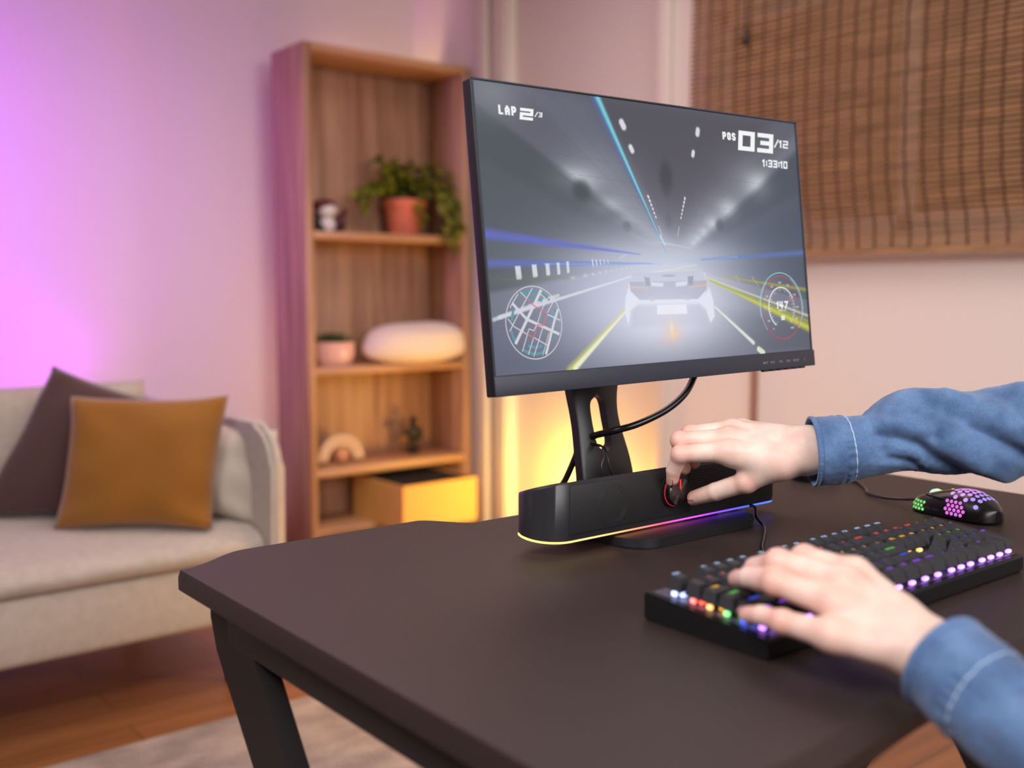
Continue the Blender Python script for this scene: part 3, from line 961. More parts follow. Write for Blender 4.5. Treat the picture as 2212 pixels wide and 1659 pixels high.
# road lines
streak((860, 1045), (190, 1242), 4, 9, (214, 216, 228), .85)
for k in range(9):
    streak((165 + k * 36, 1252 - k * 13), (200 + k * 36, 1240 - k * 13), 9, 7, (206, 208, 218), .8)
streak((540, 1512), (830, 1205), 24, 8, (216, 218, 96), .75, .8)
streak((563, 1500), (820, 1222), 12, 4, (232, 236, 214), .9)
streak((868, 1044), (1180, 995), 5, 2, (226, 226, 236), .8, 1)
streak((1262, 1205), (1450, 1388), 5, 11, (220, 224, 210), .95)
streak((1475, 1420), (1498, 1438), 13, 13, (222, 226, 206), .95, .3)
streak((1225, 1062), (1735, 1322), 5, 24, (196, 200, 62), .92, .8)
streak((1240, 1075), (1735, 1290), 3, 9, (150, 158, 60), .8)
streak((1225, 1058), (1735, 1262), 3, 8, (206, 206, 170), .75)
streak((1300, 1055), (1722, 1128), 3, 12, (166, 164, 62), .8, .9)
streak((1010, 1010), (1180, 1020), 3, 3, (206, 210, 120), .7, 1)
streak((1020, 1000), (1170, 994), 2, 3, (190, 206, 214), .8, 1)
streak((1450, 1060), (1482, 1108), 4, 2, (190, 190, 80), .7)
streak((1368, 1052), (1385, 1080), 3, 2, (190, 190, 80), .7)
# the car seen from behind
cB = (226, 228, 240)
poly([(850, 1040), (1215, 1035), (1228, 1085), (1215, 1150), (1235, 1105), (1255, 1170), (1260, 1255), (1240, 1285), (1215, 1215), (1185, 1190), (880, 1190), (848, 1215), (832, 1290), (815, 1230), (820, 1160), (838, 1090)], cB, .85, 3)
poly([(855, 1035), (900, 1030), (1165, 1030), (1210, 1036), (1225, 1072), (838, 1076)], (172, 178, 196), .75, 3)
poly([(842, 1074), (1226, 1072), (1222, 1120), (1180, 1165), (890, 1165), (846, 1120)], (146, 150, 172), .85, 3)
poly([(884, 1190), (1182, 1190), (1216, 1222), (1222, 1290), (850, 1300), (850, 1222)], (166, 168, 190), .6, 12)
poly([(945, 1078), (1010, 1082), (1008, 1102), (950, 1096)], (222, 224, 234), .85, 3)
poly([(1070, 1080), (1128, 1076), (1126, 1096), (1072, 1102)], (222, 224, 234), .85, 3)
streak((842, 1100), (930, 1106), 5, 4, (232, 172, 120), .8, .8); streak((1142, 1106), (1226, 1094), 4, 5, (232, 168, 112), .85, .8)
poly([(915, 1050), (942, 1056), (945, 1095), (925, 1095)], (120, 124, 146), .8, 3); poly([(1130, 1052), (1160, 1050), (1155, 1095), (1135, 1095)], (116, 120, 142), .8, 3)
poly([(925, 1150), (982, 1150), (962, 1172), (945, 1172)], (168, 170, 190), .8, 3); poly([(1100, 1150), (1155, 1148), (1135, 1170), (1118, 1170)], (166, 168, 190), .8, 3)
glow((1037, 1047), 36, 5, (120, 124, 140), .6, 2)
poly([(975, 1192), (1122, 1190), (1124, 1238), (975, 1240)], (236, 236, 244), .95, 2)
streak((1135, 1222), (1185, 1216), 3, 2, (206, 150, 178), .6)
glow((1050, 1320), 50, 44, (226, 176, 160), .55, 1); glow((1056, 1340), 26, 20, (240, 190, 140), .6); glow((1046, 1310), 9, 24, (244, 222, 130), .8)
for k in range(26):
    t = random.uniform(0, 2 * PI); rr = random.uniform(10, 66)
    glow((1052 + rr * math.cos(t), 1338 + rr * .7 * math.sin(t)), 4, 2.5, (244, 186, 130), .6)
glow((1018, 1385), 40, 12, (220, 160, 150), .25)
glow((1010, 1140), 330, 150, (226, 228, 242), .38)
glow((1020, 1250), 240, 90, (230, 230, 244), .35)
rng = np.random.default_rng(4)
IMG += rng.normal(0, 1.2, IMG.shape)
LIN = np.where(IMG / 255 < .04045, IMG / 255 / 12.92, ((np.clip(IMG, 0, 255) / 255 + .055) / 1.055) ** 2.4)

M_SCREEN = bpy.data.materials.new('screen_picture'); M_SCREEN.use_nodes = True
nt = M_SCREEN.node_tree; b = nt.nodes['Principled BSDF']
b.inputs['Base Color'].default_value = (.006, .006, .007, 1); b.inputs['Roughness'].default_value = .38
at = nt.nodes.new('ShaderNodeAttribute'); at.attribute_name = 'Picture'
nt.links.new(at.outputs['Color'], b.inputs['Emission Color']); b.inputs['Emission Strength'].default_value = .84
sx0, sx1, sz0, sz1 = -hw + .0022, hw - .0022, CH + .0004, MH - .0022
gx = np.linspace(sx0, sx1, SW + 1); gz = np.linspace(sz1, sz0, SH + 1)
GX, GZ = np.meshgrid(gx, gz)
V = np.stack([GX.ravel(), np.full(GX.size, .0012), GZ.ravel()], 1)
ii, jj = np.meshgrid(np.arange(SH), np.arange(SW), indexing='ij')
a0 = (ii * (SW + 1) + jj).ravel()
Q = np.stack([a0 + SW + 1, a0 + SW + 2, a0 + 1, a0], 1)
me = np_mesh('screen', V, Q)
pc = np.ones((SH + 1, SW + 1, 4), np.float32)
pd = np.pad(LIN, ((0, 1), (0, 1), (0, 0)), mode='edge')
pc[..., :3] = pd
ca = me.color_attributes.new('Picture', 'FLOAT_COLOR', 'POINT')
ca.data.foreach_set('color', pc.ravel())
mp_(link('screen', me, M_SCREEN))


def scr(u, v):            # flat drawing coordinates -> local panel coordinates
    return Vector((sx0 + (sx1 - sx0) * u / 1600, .0007, sz1 - (sz1 - sz0) * v / 904))


M_HUD = emis('hud_white', (226, 228, 230), .95); M_HUDG = emis('hud_grey', (206, 206, 214), .85)
M_HUDR = emis('hud_red', (214, 110, 130), .8); M_HUDP = emis('hud_crimson', (196, 52, 96), .9)
M_HUDT = emis('hud_teal', (92, 150, 164), .8); M_HUDC = emis('hud_cyan', (126, 206, 206), .9); M_HUDO = emis('hud_orange', (226, 104, 60), .9)
SU = (sx1 - sx0) / 1600


def hud_text(name, parts, m):
    bm = bmesh.new()
    for s, x0, y0, h, wid, wt, gap, sl in parts:       # x0,y0 = bottom-left in drawing units
        q, wd = text_quads(s, h * SU, wid, wt, gap, sl)
        p = scr(x0, y0)
        quads_mesh(bm, q, Matrix.Translation(p) @ Matrix.Rotation(PI / 2, 4, 'X'))
    return mp_(obj(name, bm, m, None))


def hud_fit(name, parts, m):
    """each text fills the box between its bottom-left and top-right corners on the sheet"""
    bm = bmesh.new()
    for s, bl, tr, wt, gap, sl, wid in parts:
        u0, v0 = S(*bl); u1, v1 = S(*tr)
        q, wd = text_quads(s, 1.0, wid, wt, gap, sl)
        xs_ = [p.x for qq in q for p in qq]; lo_, hi_ = min(xs_), max(xs_)
        for qq in q:
            bm.faces.new([bm.verts.new(scr(u0 + (p.x - lo_) / (hi_ - lo_) * (u1 - u0), v0 + (v1 - v0) * p.y)) for p in qq])
    return mp_(obj(name, bm, m, None))


hud_fit('lap_counter', [('LAP', (209, 225), (296, 190), .215, .16, 0, .52), ('2', (312, 253), (382, 204), .25, .2, .12, 1.1), ('/3', (386, 241), (426, 222), .2, .2, .15, .8)], M_HUD)
hud_fit('position_counter', [('POS', (1318, 369), (1382, 340), .215, .16, 0, .5), ('03', (1393, 424), (1570, 350), .22, .14, .1, .85), ('/12', (1571, 413), (1642, 384), .2, .16, .12, .8)], M_HUD)
hud_fit('lap_timer', [('1:33:10', (1512, 509), (1636, 486), .22, .16, .08, .78)], M_HUD)
hud_fit('speed_digits', [('147', (1566, 1221), (1624, 1181), .23, .2, .15, .75), ('KM/H', (1577, 1233), (1612, 1223), .18, .3, 0, .8), ('5', (1588, 1276), (1606, 1253), .26, .2, .1, .9)], M_HUD)


def ring(bm, c, r, w_, a0=0, a1=360, n=96, ky=1.0):
    pv = None
    for k in range(n + 1):
        t = math.radians(a0 + (a1 - a0) * k / n)
        p = [bm.verts.new(scr(c[0] + (r + s) * math.cos(t), c[1] - (r + s) * math.sin(t) * ky)) for s in (-w_ / 2, w_ / 2)]
        if pv:
            bm.faces.new((pv[0], pv[1], p[1], p[0]))
        pv = p


def sline(bm, p, q, w_, lift=0):
    p = Vector(p); q = Vector(q); d_ = (q - p).normalized(); n_ = Vector((-d_.y, d_.x)) * w_ / 2
    bm.faces.new([bm.verts.new(scr(*c) - Vector((0, lift, 0))) for c in (p + n_, p - n_, q - n_, q + n_)])


# round map, bottom left (sketch coordinates of a close view: x/2101, y/1659)
def mz(x, y):        # close view -> sheet
    px, py = 1020 + x * 380 / 2101, 560 + y * 300 / 1659
    return S((px - 1000) / .43406, (py - 140) / .43406)


c0 = mz(760, 722); cr_ = (mz(1090, 722)[0] - mz(425, 722)[0]) / 2
cry = (mz(770, 1158)[1] - mz(750, 286)[1]) / 2
bm = bmesh.new(); ring(bm, c0, cr_, 3, ky=cry / cr_); mp_(obj('map_ring', bm, M_HUDG, None))
bm = bmesh.new()
for a, b_, w_ in (((850, 330), (530, 975), 9), ((505, 490), (670, 680), 8), ((670, 680), (1055, 865), 8), ((1045, 565), (1000, 700), 8), ((1000, 700), (890, 1105), 8), ((745, 310), (600, 560), 4), ((580, 600), (465, 820), 4),
                  ((600, 560), (575, 620), 4), ((945, 405), (850, 570), 4), ((850, 570), (795, 740), 4), ((995, 470), (915, 610), 4), ((860, 780), (745, 1125), 4), ((600, 350), (675, 430), 4), ((835, 375), (915, 450), 4),
                  ((915, 625), (1070, 700), 5), ((445, 670), (515, 765), 4), ((515, 765), (670, 860), 4), ((750, 900), (915, 1000), 4), ((575, 375), (500, 490), 4), ((500, 490), (475, 540), 4), ((695, 795), (610, 1065), 4), ((695, 795), (750, 820), 4), ((750, 820), (785, 755), 4), ((745, 910), (680, 1105), 4), ((935, 840), (850, 1115), 3), ((960, 830), (905, 1060), 3)):
    sline(bm, mz(*a), mz(*b_), w_ * 1.15 if w_ > 5 else w_ * .8)
mp_(obj('map_streets', bm, M_HUDG, None))
bm = bmesh.new()
for a, b_ in (((675, 430), (760, 520)), ((760, 520), (915, 615)), ((915, 615), (862, 765)), ((862, 765), (795, 745)), ((795, 745), (745, 905)), ((745, 905), (670, 862))):
    sline(bm, mz(*a), mz(*b_), 3.6, .0002)
mp_(obj('map_route', bm, M_HUDR, None))
bm = bmesh.new()
for r_, a0_, a1_ in ((.86, 45, 120), (.86, 235, 300), (.68, 60, 110), (.68, 245, 290), (.78, 150, 175), (.85, 10, 25), (.6, 5, 30), (.85, 190, 215), (.8, 325, 340)):
    ring(bm, c0, cr_ * r_, 9, a0_, a1_, 20, cry / cr_)
for v in bm.verts:
    v.co.y += .0003
mp_(obj('map_blocks', bm, M_HUDT, None))


def gz_(x, y):
    px, py = 1300 + x * 480 / 2096, 480 + y * 380 / 1659
    return S((px - 1000) / .43406, (py - 140) / .43406)


cg = gz_(1708, 815); gx_ = (gz_(1890, 815)[0] - gz_(1525, 815)[0]) / 2; gy = (gz_(1710, 1115)[1] - gz_(1700, 518)[1]) / 2
bm = bmesh.new(); ring(bm, cg, gx_, 3.0, ky=gy / gx_); mp_(obj('gauge_ring', bm, M_HUDP, None))
bm = bmesh.new(); ring(bm, cg, gx_ * 1.10, 3.2, -18, 195, ky=gy / gx_); ring(bm, cg, gx_ * 1.055, 2.4, -40, 60, ky=gy / gx_); ring(bm, cg, gx_ * 1.055, 2.4, 130, 220, ky=gy / gx_); mp_(obj('gauge_arc', bm, M_HUDC, None))
bm = bmesh.new(); ring(bm, cg, gx_ * .66, 4.0, 28, 238, ky=gy / gx_ * .97)
ring(bm, cg, gx_ * .66, 1.5, -50, 28, ky=gy / gx_ * .97)
for k in range(31):
    t = math.radians(238 - k * 9.5); r0_, r1_ = gx_ * .64, gx_ * (.57 if k % 3 else .52)
    sline(bm, (cg[0] + r0_ * math.cos(t), cg[1] - r0_ * math.sin(t)), (cg[0] + r1_ * math.cos(t), cg[1] - r1_ * math.sin(t)), 1.4)
mp_(obj('gauge_scale', bm, M_HUD, None))
hud_text('gauge_numbers', [(s, cg[0] + gx_ * .8 * math.cos(math.radians(t)) - 8, cg[1] - gx_ * .8 * math.sin(math.radians(t)) + 4, 7, .8, .2, .25, 0) for s, t in (('0', 236), ('20', 210), ('40', 178), ('60', 152), ('80', 122), ('100', 92), ('120', 62), ('140', 30), ('160', 0), ('180', -28), ('200', -55))], M_HUDG)
bm = bmesh.new(); sline(bm, (cg[0] + gx_ * .36, cg[1] - gx_ * .18), (cg[0] + gx_ * .66, cg[1] - gx_ * .34), 3.4, .0003); ring(bm, cg, gx_ * .66, 3, -52, -25, 20); mp_(obj('gauge_needle', bm, M_HUDO, None))

# ---- stand: curved neck slab with a slot, and a flat base
bmN = bmesh.new()
nz_ = 44; hole = (.38, .73)


def neck_y(t):     # world offset of the front face of the neck along y, t 0 bottom .. 1 top
    return .104 + .030 * smoothstep(0.1, .8, t) - .010 * smoothstep(.8, 1, t)


def neck_x(t):     # half width
    return .0465 - .0095 * math.exp(-((t - .60) / .24) ** 2) + .002 * t


H0, H1 = .0, .205
rowsN = []
for i in range(nz_ + 1):
    t = i / nz_
    zc = H0 + (H1 - H0) * t
    hx = neck_x(t)
    th = (t - hole[0]) / (hole[1] - hole[0])
    hh = .0145 * math.sqrt(max(0, 1 - (abs(2 * th - 1)) ** 6)) if 0 < th < 1 else 0
    row = []
    for xx in (-hx, -hx + .004, -hh if hh else -.0001, hh if hh else .0001, hx - .004, hx):
        edge = .003 if abs(abs(xx) - hx) < 1e-9 else 0
        row.append((xx, neck_y(t) + edge, zc, hh))
    rowsN.append(row)
th_ = .014
FV = [[bmN.verts.new((x, y, z_)) for x, y, z_, h_ in r] for r in rowsN]
BV = [[bmN.verts.new((x, y + th_, z_)) for x, y, z_, h_ in r] for r in rowsN]
for i in range(nz_):
    op = rowsN[i][0][3] > 0 or rowsN[i + 1][0][3] > 0
    for c_ in range(5):
        if c_ == 2 and op:
            continue
        bmN.faces.new((FV[i][c_], FV[i][c_ + 1], FV[i + 1][c_ + 1], FV[i + 1][c_]))
        bmN.faces.new((BV[i + 1][c_], BV[i + 1][c_ + 1], BV[i][c_ + 1], BV[i][c_]))
    bmN.faces.new((BV[i][0], FV[i][0], FV[i + 1][0], BV[i + 1][0])); bmN.faces.new((FV[i][5], BV[i][5], BV[i + 1][5], FV[i + 1][5]))
    if op:
        bmN.faces.new((FV[i][2], BV[i][2], BV[i + 1][2], FV[i + 1][2])); bmN.faces.new((BV[i][3], FV[i][3], FV[i + 1][3], BV[i + 1][3]))
bmN.faces.new(FV[0] + BV[0][::-1]); bmN.faces.new((FV[-1] + BV[-1][::-1])[::-1])
for v in bmN.verts:
    v.co += Vector((-.0115, 0, .7623 - .9435))
nk = obj('stand_neck', bmN, M_BLK, mo); autosmooth(nk, 50)
bm = bmesh.new(); box(bm, -.05, .025, .05, .125, .012, .10, .008, 2); obj('pivot_mount', bm, M_CASE, mo)
bm = bmesh.new()
pl_ = []
bx, by0, by1, rr_ = .118, -.052, .150, .038
for cx_, cy_, s0 in ((bx - rr_, by1 - rr_, 0), (-bx + rr_, by1 - rr_, 90), (-bx + rr_, by0 + rr_, 180), (bx - rr_, by0 + rr_, 270)):
    for k in range(9):
        t = math.radians(s0 + k * 11.25); pl_.append((cx_ + rr_ * math.cos(t), cy_ + rr_ * math.sin(t)))
prism(bm, pl_, 'z', .7505 - .9435, .7622 - .9435)
bmesh.ops.bevel(bm, geom=[e for e in bm.edges if abs(e.verts[0].co.z - e.verts[1].co.z) < 1e-6], offset=.0015, segments=2, affect='EDGES')
sbm = autosmooth(obj('stand_base', bm, M_BLK, mo), 40)

# ---- cables behind the monitor
tag(tubeo('monitor_cable', [(1.083, .937, .968), (1.0638, 0.9361, 0.9393), (1.0413, 0.9322, 0.9171), (1.0097, 0.9359, 0.8971), (0.9691, 0.9471, 0.8807), (0.9450, 0.9650, 0.8718), (0.9380, 0.9980, 0.8619), (0.9430, 1.0327, 0.8475), (0.953, 1.0520, 0.8264), (0.9523, 1.0721, 0.7908), (.950, 1.094, .76), (.948, 1.104, .72), (.946, 1.106, .62)], .0046, M_BLKS, n=14), 'thick black cable curving down from under the monitor through the stand slot', 'cable')
tag(tubeo('thin_cable', [(.938, 1.04, .850), (.934, 1.012, .851), (0.9327, 0.9921, 0.8515), (0.9265, 0.972, 0.8514), (0.9228, 0.9638, 0.8416), (0.9157, 0.9614, 0.8275), (0.9164, 0.9594, 0.8156), (.918, .958, .79)], .0014, M_BLKS, n=8), 'thin black cord looping out of the stand slot, the left one', 'cable')
tag(tubeo('thin_cable', [(.944, 1.04, .848), (.938, 1.012, .849), (0.9361, 0.991, 0.8495), (0.9299, 0.9709, 0.8494), (0.9264, 0.9613, 0.8386), (0.926, 0.9579, 0.8275), (0.9297, 0.9552, 0.8156), (.932, .955, .79)], .0014, M_BLKS, n=8), 'thin black wire hanging in front of the monitor stand, the right one', 'cable')

# ================================================================== SOUNDBAR
sbx = thing('soundbar', 'black soundbar speaker with rainbow light strip standing below the monitor', 'speaker', (.951, .87, .7640))
L2, DEP, HT = .212, .068, .072
RX = .044


left = [(-L2 + RX * (1 - math.cos(t)), DEP / 2 * (1 - math.sin(t))) for t in np.linspace(-PI / 2, PI / 2, 41)]      # round left end
front = [(x, 0.0) for x in np.linspace(-L2 + RX, L2 - .016, 40)[1:]]
right = [(L2 - .016 + .016 * math.sin(t), .016 * (1 - math.cos(t))) for t in np.linspace(0, PI / 2, 7)[1:]] + [(L2, DEP)]
OUT = left + front + right


def top_z(y):
    return HT - .34 * max(0, y - .004)


def bot_z(y):
    return .16 * y


bm = bmesh.new()
sec = []
for (x, y) in OUT:
    zt, zb = top_z(y), bot_z(y)
    zs = [zb + .0035, zb + .0065, zt - .003, zt]
    ins = [.0, 0, 0, .0025]
    sec.append([bm.verts.new((x * (1 - i_ * 4 if abs(x) > .1 else 1), y + i_ * .8, z_)) for z_, i_ in zip(zs, ins)])
for A, B in zip(sec[:-1], sec[1:]):
    for k in range(3):
        bm.faces.new((A[k], B[k], B[k + 1], A[k + 1]))
tp = [s[-1] for s in sec]; bt = [s[0] for s in sec]
bm.faces.new(tp[::-1]); bm.faces.new(bt)
bm.faces.new((sec[0][0], sec[-1][0], sec[-1][3], sec[0][3])) if False else None
for k in range(3):
    bm.faces.new((sec[-1][k], sec[0][k], sec[0][k + 1], sec[-1][k + 1]))
autosmooth(obj('housing', bm, mat('housing_black', (34, 34, 38), .34, bump=(900, .1, .0003)), sbx), 40)
# perforated mesh (left part) and ribbed grille (right part)
gm = bpy.data.materials.new('speaker_mesh'); gm.use_nodes = True
nt = gm.node_tree; b = nt.nodes['Principled BSDF']; b.inputs['Roughness'].default_value = .55
tc = nt.nodes.new('ShaderNodeTexCoord'); mpn = nt.nodes.new('ShaderNodeMapping'); mpn.inputs['Scale'].default_value = (640, 640, 640)
vo = nt.nodes.new('ShaderNodeTexVoronoi'); vo.feature = 'F1'; vo.inputs['Randomness'].default_value = .0; vo.inputs['Scale'].default_value = 1.0
crn = nt.nodes.new('ShaderNodeValToRGB'); crn.color_ramp.elements[0].position = .25; crn.color_ramp.elements[1].position = .45
crn.color_ramp.elements[0].color = (.001, .001, .001, 1); crn.color_ramp.elements[1].color = (*lin((30, 30, 32)), 1)
nt.links.new(tc.outputs['Object'], mpn.inputs['Vector']); nt.links.new(mpn.outputs['Vector'], vo.inputs['Vector']); nt.links.new(vo.outputs['Distance'], crn.inputs['Fac']); nt.links.new(crn.outputs['Color'], b.inputs['Base Color'])
boxo('speaker_grille', -.172, .028, -.0012, .002, .0105, .0675, gm, sbx, .0006)
bm = bmesh.new(); box(bm, .028, .199, -.0010, .002, .0105, .0675)
for k in range(17):
    z0 = .0113 + k * .0033
    box(bm, .0285, .1985, -.0030, -.0008, z0, z0 + .0013)
obj('ribbed_grille', bm, mat('rib_black', (34, 35, 37), .4), sbx)
for cx_ in (-.105,):
    bm = bmesh.new()
    for rr in (.024, .0205):
        tube(bm, [(cx_ + rr * math.cos(t), -.0013, .038 + rr * math.sin(t)) for t in np.linspace(0, 2 * PI, 41)], .0002, 5, False, 1, raw=True)
    obj('driver_cone', bm, mat('cone_black', (34, 34, 38), .5), sbx, True)
# light strip along the lower front edge
strip = bpy.data.materials.new('rainbow_strip'); strip.use_nodes = True
nt = strip.node_tree; b = nt.nodes['Principled BSDF']; b.inputs['Base Color'].default_value = (.02, .02, .02, 1)
tc = nt.nodes.new('ShaderNodeTexCoord'); sp_ = nt.nodes.new('ShaderNodeSeparateXYZ'); mr = nt.nodes.new('ShaderNodeMapRange')
mr.inputs[1].default_value = -.214; mr.inputs[2].default_value = .214
crn = nt.nodes.new('ShaderNodeValToRGB'); el = crn.color_ramp.elements
cols = [(0, (236, 226, 110)), (.16, (232, 200, 120)), (.34, (240, 140, 90)), (.46, (250, 70, 120)), (.58, (210, 70, 220)), (.70, (130, 60, 240)), (.84, (60, 90, 245)), (1, (90, 120, 255))]
el[0].color = (*lin(cols[0][1]), 1); el[1].color = (*lin(cols[-1][1]), 1)
for p_, c_ in cols[1:-1]:
    e_ = el.new(p_); e_.color = (*lin(c_), 1)
nt.links.new(tc.outputs['Object'], sp_.inputs[0]); nt.links.new(sp_.outputs['X'], mr.inputs[0]); nt.links.new(mr.outputs[0], crn.inputs['Fac']); nt.links.new(crn.outputs['Color'], b.inputs['Emission Color'])
b.inputs['Emission Strength'].default_value = 1.7
bm = bmesh.new(); sec = []
for (x, y) in OUT[16:-1]:
    zb = bot_z(y)
    sec.append([bm.verts.new((x * .996, y + .004, zb + .0006)), bm.verts.new((x * .9995, y + .0008, zb + .001)), bm.verts.new((x, y + .0001, zb + .0030)), bm.verts.new((x * .996, y + .004, zb + .0034))])
for A, B in zip(sec[:-1], sec[1:]):
    for k in range(4):
        bm.faces.new((A[k], B[k], B[(k + 1) % 4], A[(k + 1) % 4]))
obj('light_strip', bm, strip, sbx, True)
for cx_ in (-.09, .09):
    boxo('foot_pad', cx_ - .012, cx_ + .012, .012, .05, -.0016, .008, M_BLKS, sbx)
# volume knob
kn = bpy.data.objects.new('volume_knob', None); C.objects.link(kn); kn.parent = sbx
kc = Vector((-.0015, -.001, .0425))
R_ = .0187
bm = bmesh.new(); cyl(bm, kc + Vector((0, 0, 0)), kc + Vector((0, -.0022, 0)), .0213, .0213, 64)
autosmooth(obj('knob_collar', bm, mat('knob_grey', (46, 46, 48), .3, metal=.6), kn))
bm = bmesh.new(); cyl(bm, kc + Vector((0, -.0045, 0)), kc + Vector((0, -.0058, 0)), .0193, .0193, 64)
autosmooth(obj('red_ring', bm, emis('red_ring', (206, 30, 40), .75), kn))
bm = bmesh.new(); cyl(bm, kc + Vector((0, -.0022, 0)), kc + Vector((0, -.0045, 0)), .0196, .0196, 64); cyl(bm, kc + Vector((0, -.0058, 0)), kc + Vector((0, -.0128, 0)), .0187, .0180, 64)
autosmooth(obj('knob_body', bm, mat('knob_gloss', (14, 14, 15), .2), kn), 40)
bm = bmesh.new()
# turned cap: anisotropic-looking facets fanned round the centre
cv = bm.verts.new(kc + Vector((0, -.0129, 0))); rim = []
for k in range(96):
    t = 2 * PI * k / 96
    rim.append(bm.verts.new(kc + Vector((.0172 * math.cos(t), -.0138 - .0009 * math.cos(2 * t - .15), .0172 * math.sin(t)))))
for k in range(96):
    bm.faces.new((cv, rim[k], rim[(k + 1) % 96]))
rim2 = []
for k in range(96):
    t = 2 * PI * k / 96
    rim2.append(bm.verts.new(kc + Vector((.0182 * math.cos(t), -.0122, .0182 * math.sin(t)))))
for k in range(96):
    bm.faces.new((rim[k], rim2[k], rim2[(k + 1) % 96], rim[(k + 1) % 96]))
M_TURN = mat('turned_metal', (98, 98, 104), .26, metal=1.0)
nt = M_TURN.node_tree; b = nt.nodes['Principled BSDF']; b.inputs['Anisotropic'].default_value = .93
geo = nt.nodes.new('ShaderNodeTexCoord'); sub = nt.nodes.new('ShaderNodeVectorMath'); sub.operation = 'SUBTRACT'; sub.inputs[1].default_value = kc
crs = nt.nodes.new('ShaderNodeVectorMath'); crs.operation = 'CROSS_PRODUCT'; crs.inputs[1].default_value = (0, 1, 0)
nt.links.new(geo.outputs['Object'], sub.inputs[0]); nt.links.new(sub.outputs[0], crs.inputs[0]); nt.links.new(crs.outputs[0], b.inputs['Tangent'])
obj('knob_cap', bm, M_TURN, kn)
bm = bmesh.new(); box(bm, kc.x - .0005, kc.x + .0003, kc.y - .0149, kc.y - .013, kc.z + .004, kc.z + .0155, .0, M=None)
obj('indicator_line', bm, emis('red_line', (240, 50, 50), 1.0), kn)
tag(tubeo('speaker_cable', [(1.105, .905, .768), (1.104, .885, .7662), (1.105, .868, .7665), (1.098, .856, .7655), (1.080, .84, .760), (1.07, .822, .7535), (1.045, .80, .7525), (1.01, .775, .7525), (.975, .75, .7525), (.93, .71, .7525), (.90, .70, .7525)], .0022, M_BLKS, n=10), 'black twin cable running from soundbar down to the keyboard', 'cable')

# ================================================================== KEYBOARD
KX, KY = .680, .514
kb = thing('keyboard', 'black mechanical keyboard with rainbow backlit keys under the left hand', 'keyboard', (KX, KY, ZT))
U1 = .01905
KW, KD = .4435, .142
M_CASEK = mat('keyboard_black', (17, 17, 19), .38)
bm = bmesh.new()
prism(bm, [(0, .002), (.004, .0), (KD - .004, 0), (KD, .003), (KD, .024), (KD - .003, .0265), (.003, .0185), (0, .016)], 'x', 0, KW)
bmesh.ops.bevel(bm, geom=[e for e in bm.edges if abs(e.verts[0].co.x - e.verts[1].co.x) < 1e-6 and True], offset=.001, segments=2, affect='EDGES')
autosmooth(obj('keyboard_case', bm, M_CASEK, kb))


def plate_z(y):
    return .0185 + (.0265 - .0185) * (y / KD)


bm = bmesh.new()
vs4 = [bm.verts.new(p) for p in ((.006, .006, plate_z(.006) + .0006), (KW - .006, .006, plate_z(.006) + .0006), (KW - .006, KD - .006, plate_z(KD - .006) + .0006), (.006, KD - .006, plate_z(KD - .006) + .0006))]
bm.faces.new(vs4)
obj('key_plate', bm, mat('plate_metal', (96, 92, 112), .35, metal=.5), kb)
ROWC = [(150, 60, 235), (50, 80, 240), (90, 200, 70), (245, 175, 40), (235, 70, 60), (170, 200, 245)]
ROWN = [emis('led_violet', ROWC[0], 1.2), emis('led_blue', ROWC[1], 1.2), emis('led_green', ROWC[2], 1.2), emis('led_amber', ROWC[3], 1.2), emis('led_red', ROWC[4], 1.2), emis('led_ice', ROWC[5], 1.2)]
SWM = [emis('switch_violet', (190, 120, 255), 2.6, (200, 200, 210)), emis('switch_blue', (60, 90, 250), 1.6, (200, 200, 210)), emis('switch_green', (90, 230, 80), 1.6, (200, 200, 210)), emis('switch_amber', (255, 170, 20), 1.8, (200, 200, 210)), emis('switch_red', (255, 70, 40), 1.8, (200, 200, 210)), emis('switch_ice', (170, 195, 255), 2.0, (200, 200, 210))]
M_KEY = mat('keycap_black', (42, 42, 46), .5)
MKX, MKY = .0085, .0125
layout = []           # row (0 = front), x in units, width, legend, name, height in rows


def R(row, x, items, name='keycap'):
    for it in items:
        if isinstance(it, (int, float)):
            x += it; continue
        s, w = (it if isinstance(it, tuple) else (it, 1))
        layout.append((row, x, w, s, name if w <= 1 else ('space_bar' if w > 5 else 'wide_keycap'), 1))
        x += w


R(5.25, 0, ['ESC', 1, 'F1', 'F2', 'F3', 'F4', .5, 'F5', 'F6', 'F7', 'F8', .5, 'F9', 'F10', 'F11', 'F12', .25, 'PRT', 'SCR', 'PAU'])
R(4, 0, ['`', '1', '2', '3', '4', '5', '6', '7', '8', '9', '0', '-', '=', ('BACK', 2), .25, 'INS', 'HM', 'PU', .25, 'NUM', '/', '*', '-'])
R(3, 0, [('TAB', 1.5), 'Q', 'W', 'E', 'R', 'T', 'Y', 'U', 'I', 'O', 'P', '[', ']', ('\\', 1.5), .25, 'DEL', 'END', 'PD', .25, '7', '8', '9'])
R(2, 0, [('CAPS', 1.75), 'A', 'S', 'D', 'F', 'G', 'H', 'J', 'K', 'L', ';', "'", ('ENTER', 2.25), 3.5, '4', '5', '6'])
R(1, 0, [('SHIFT', 2.25), 'Z', 'X', 'C', 'V', 'B', 'N', 'M', ',', '.', '/', ('SHIFT', 2.75), 1.25, '^', 1.25, '1', '2', '3'])
R(0, 0, [('CTRL', 1.25), ('WIN', 1.25), ('ALT', 1.25), (' ', 6.25), ('ALT', 1.25), ('FN', 1.25), ('MENU', 1.25), ('CTRL', 1.25), .25, '<', '^', '>', .25, ('0', 2), '.'])
layout.append((2, 21.5, 1, '+', 'tall_keycap', 2)); layout.append((0, 21.5, 1, 'ENT', 'tall_keycap', 2))
keycache = {}
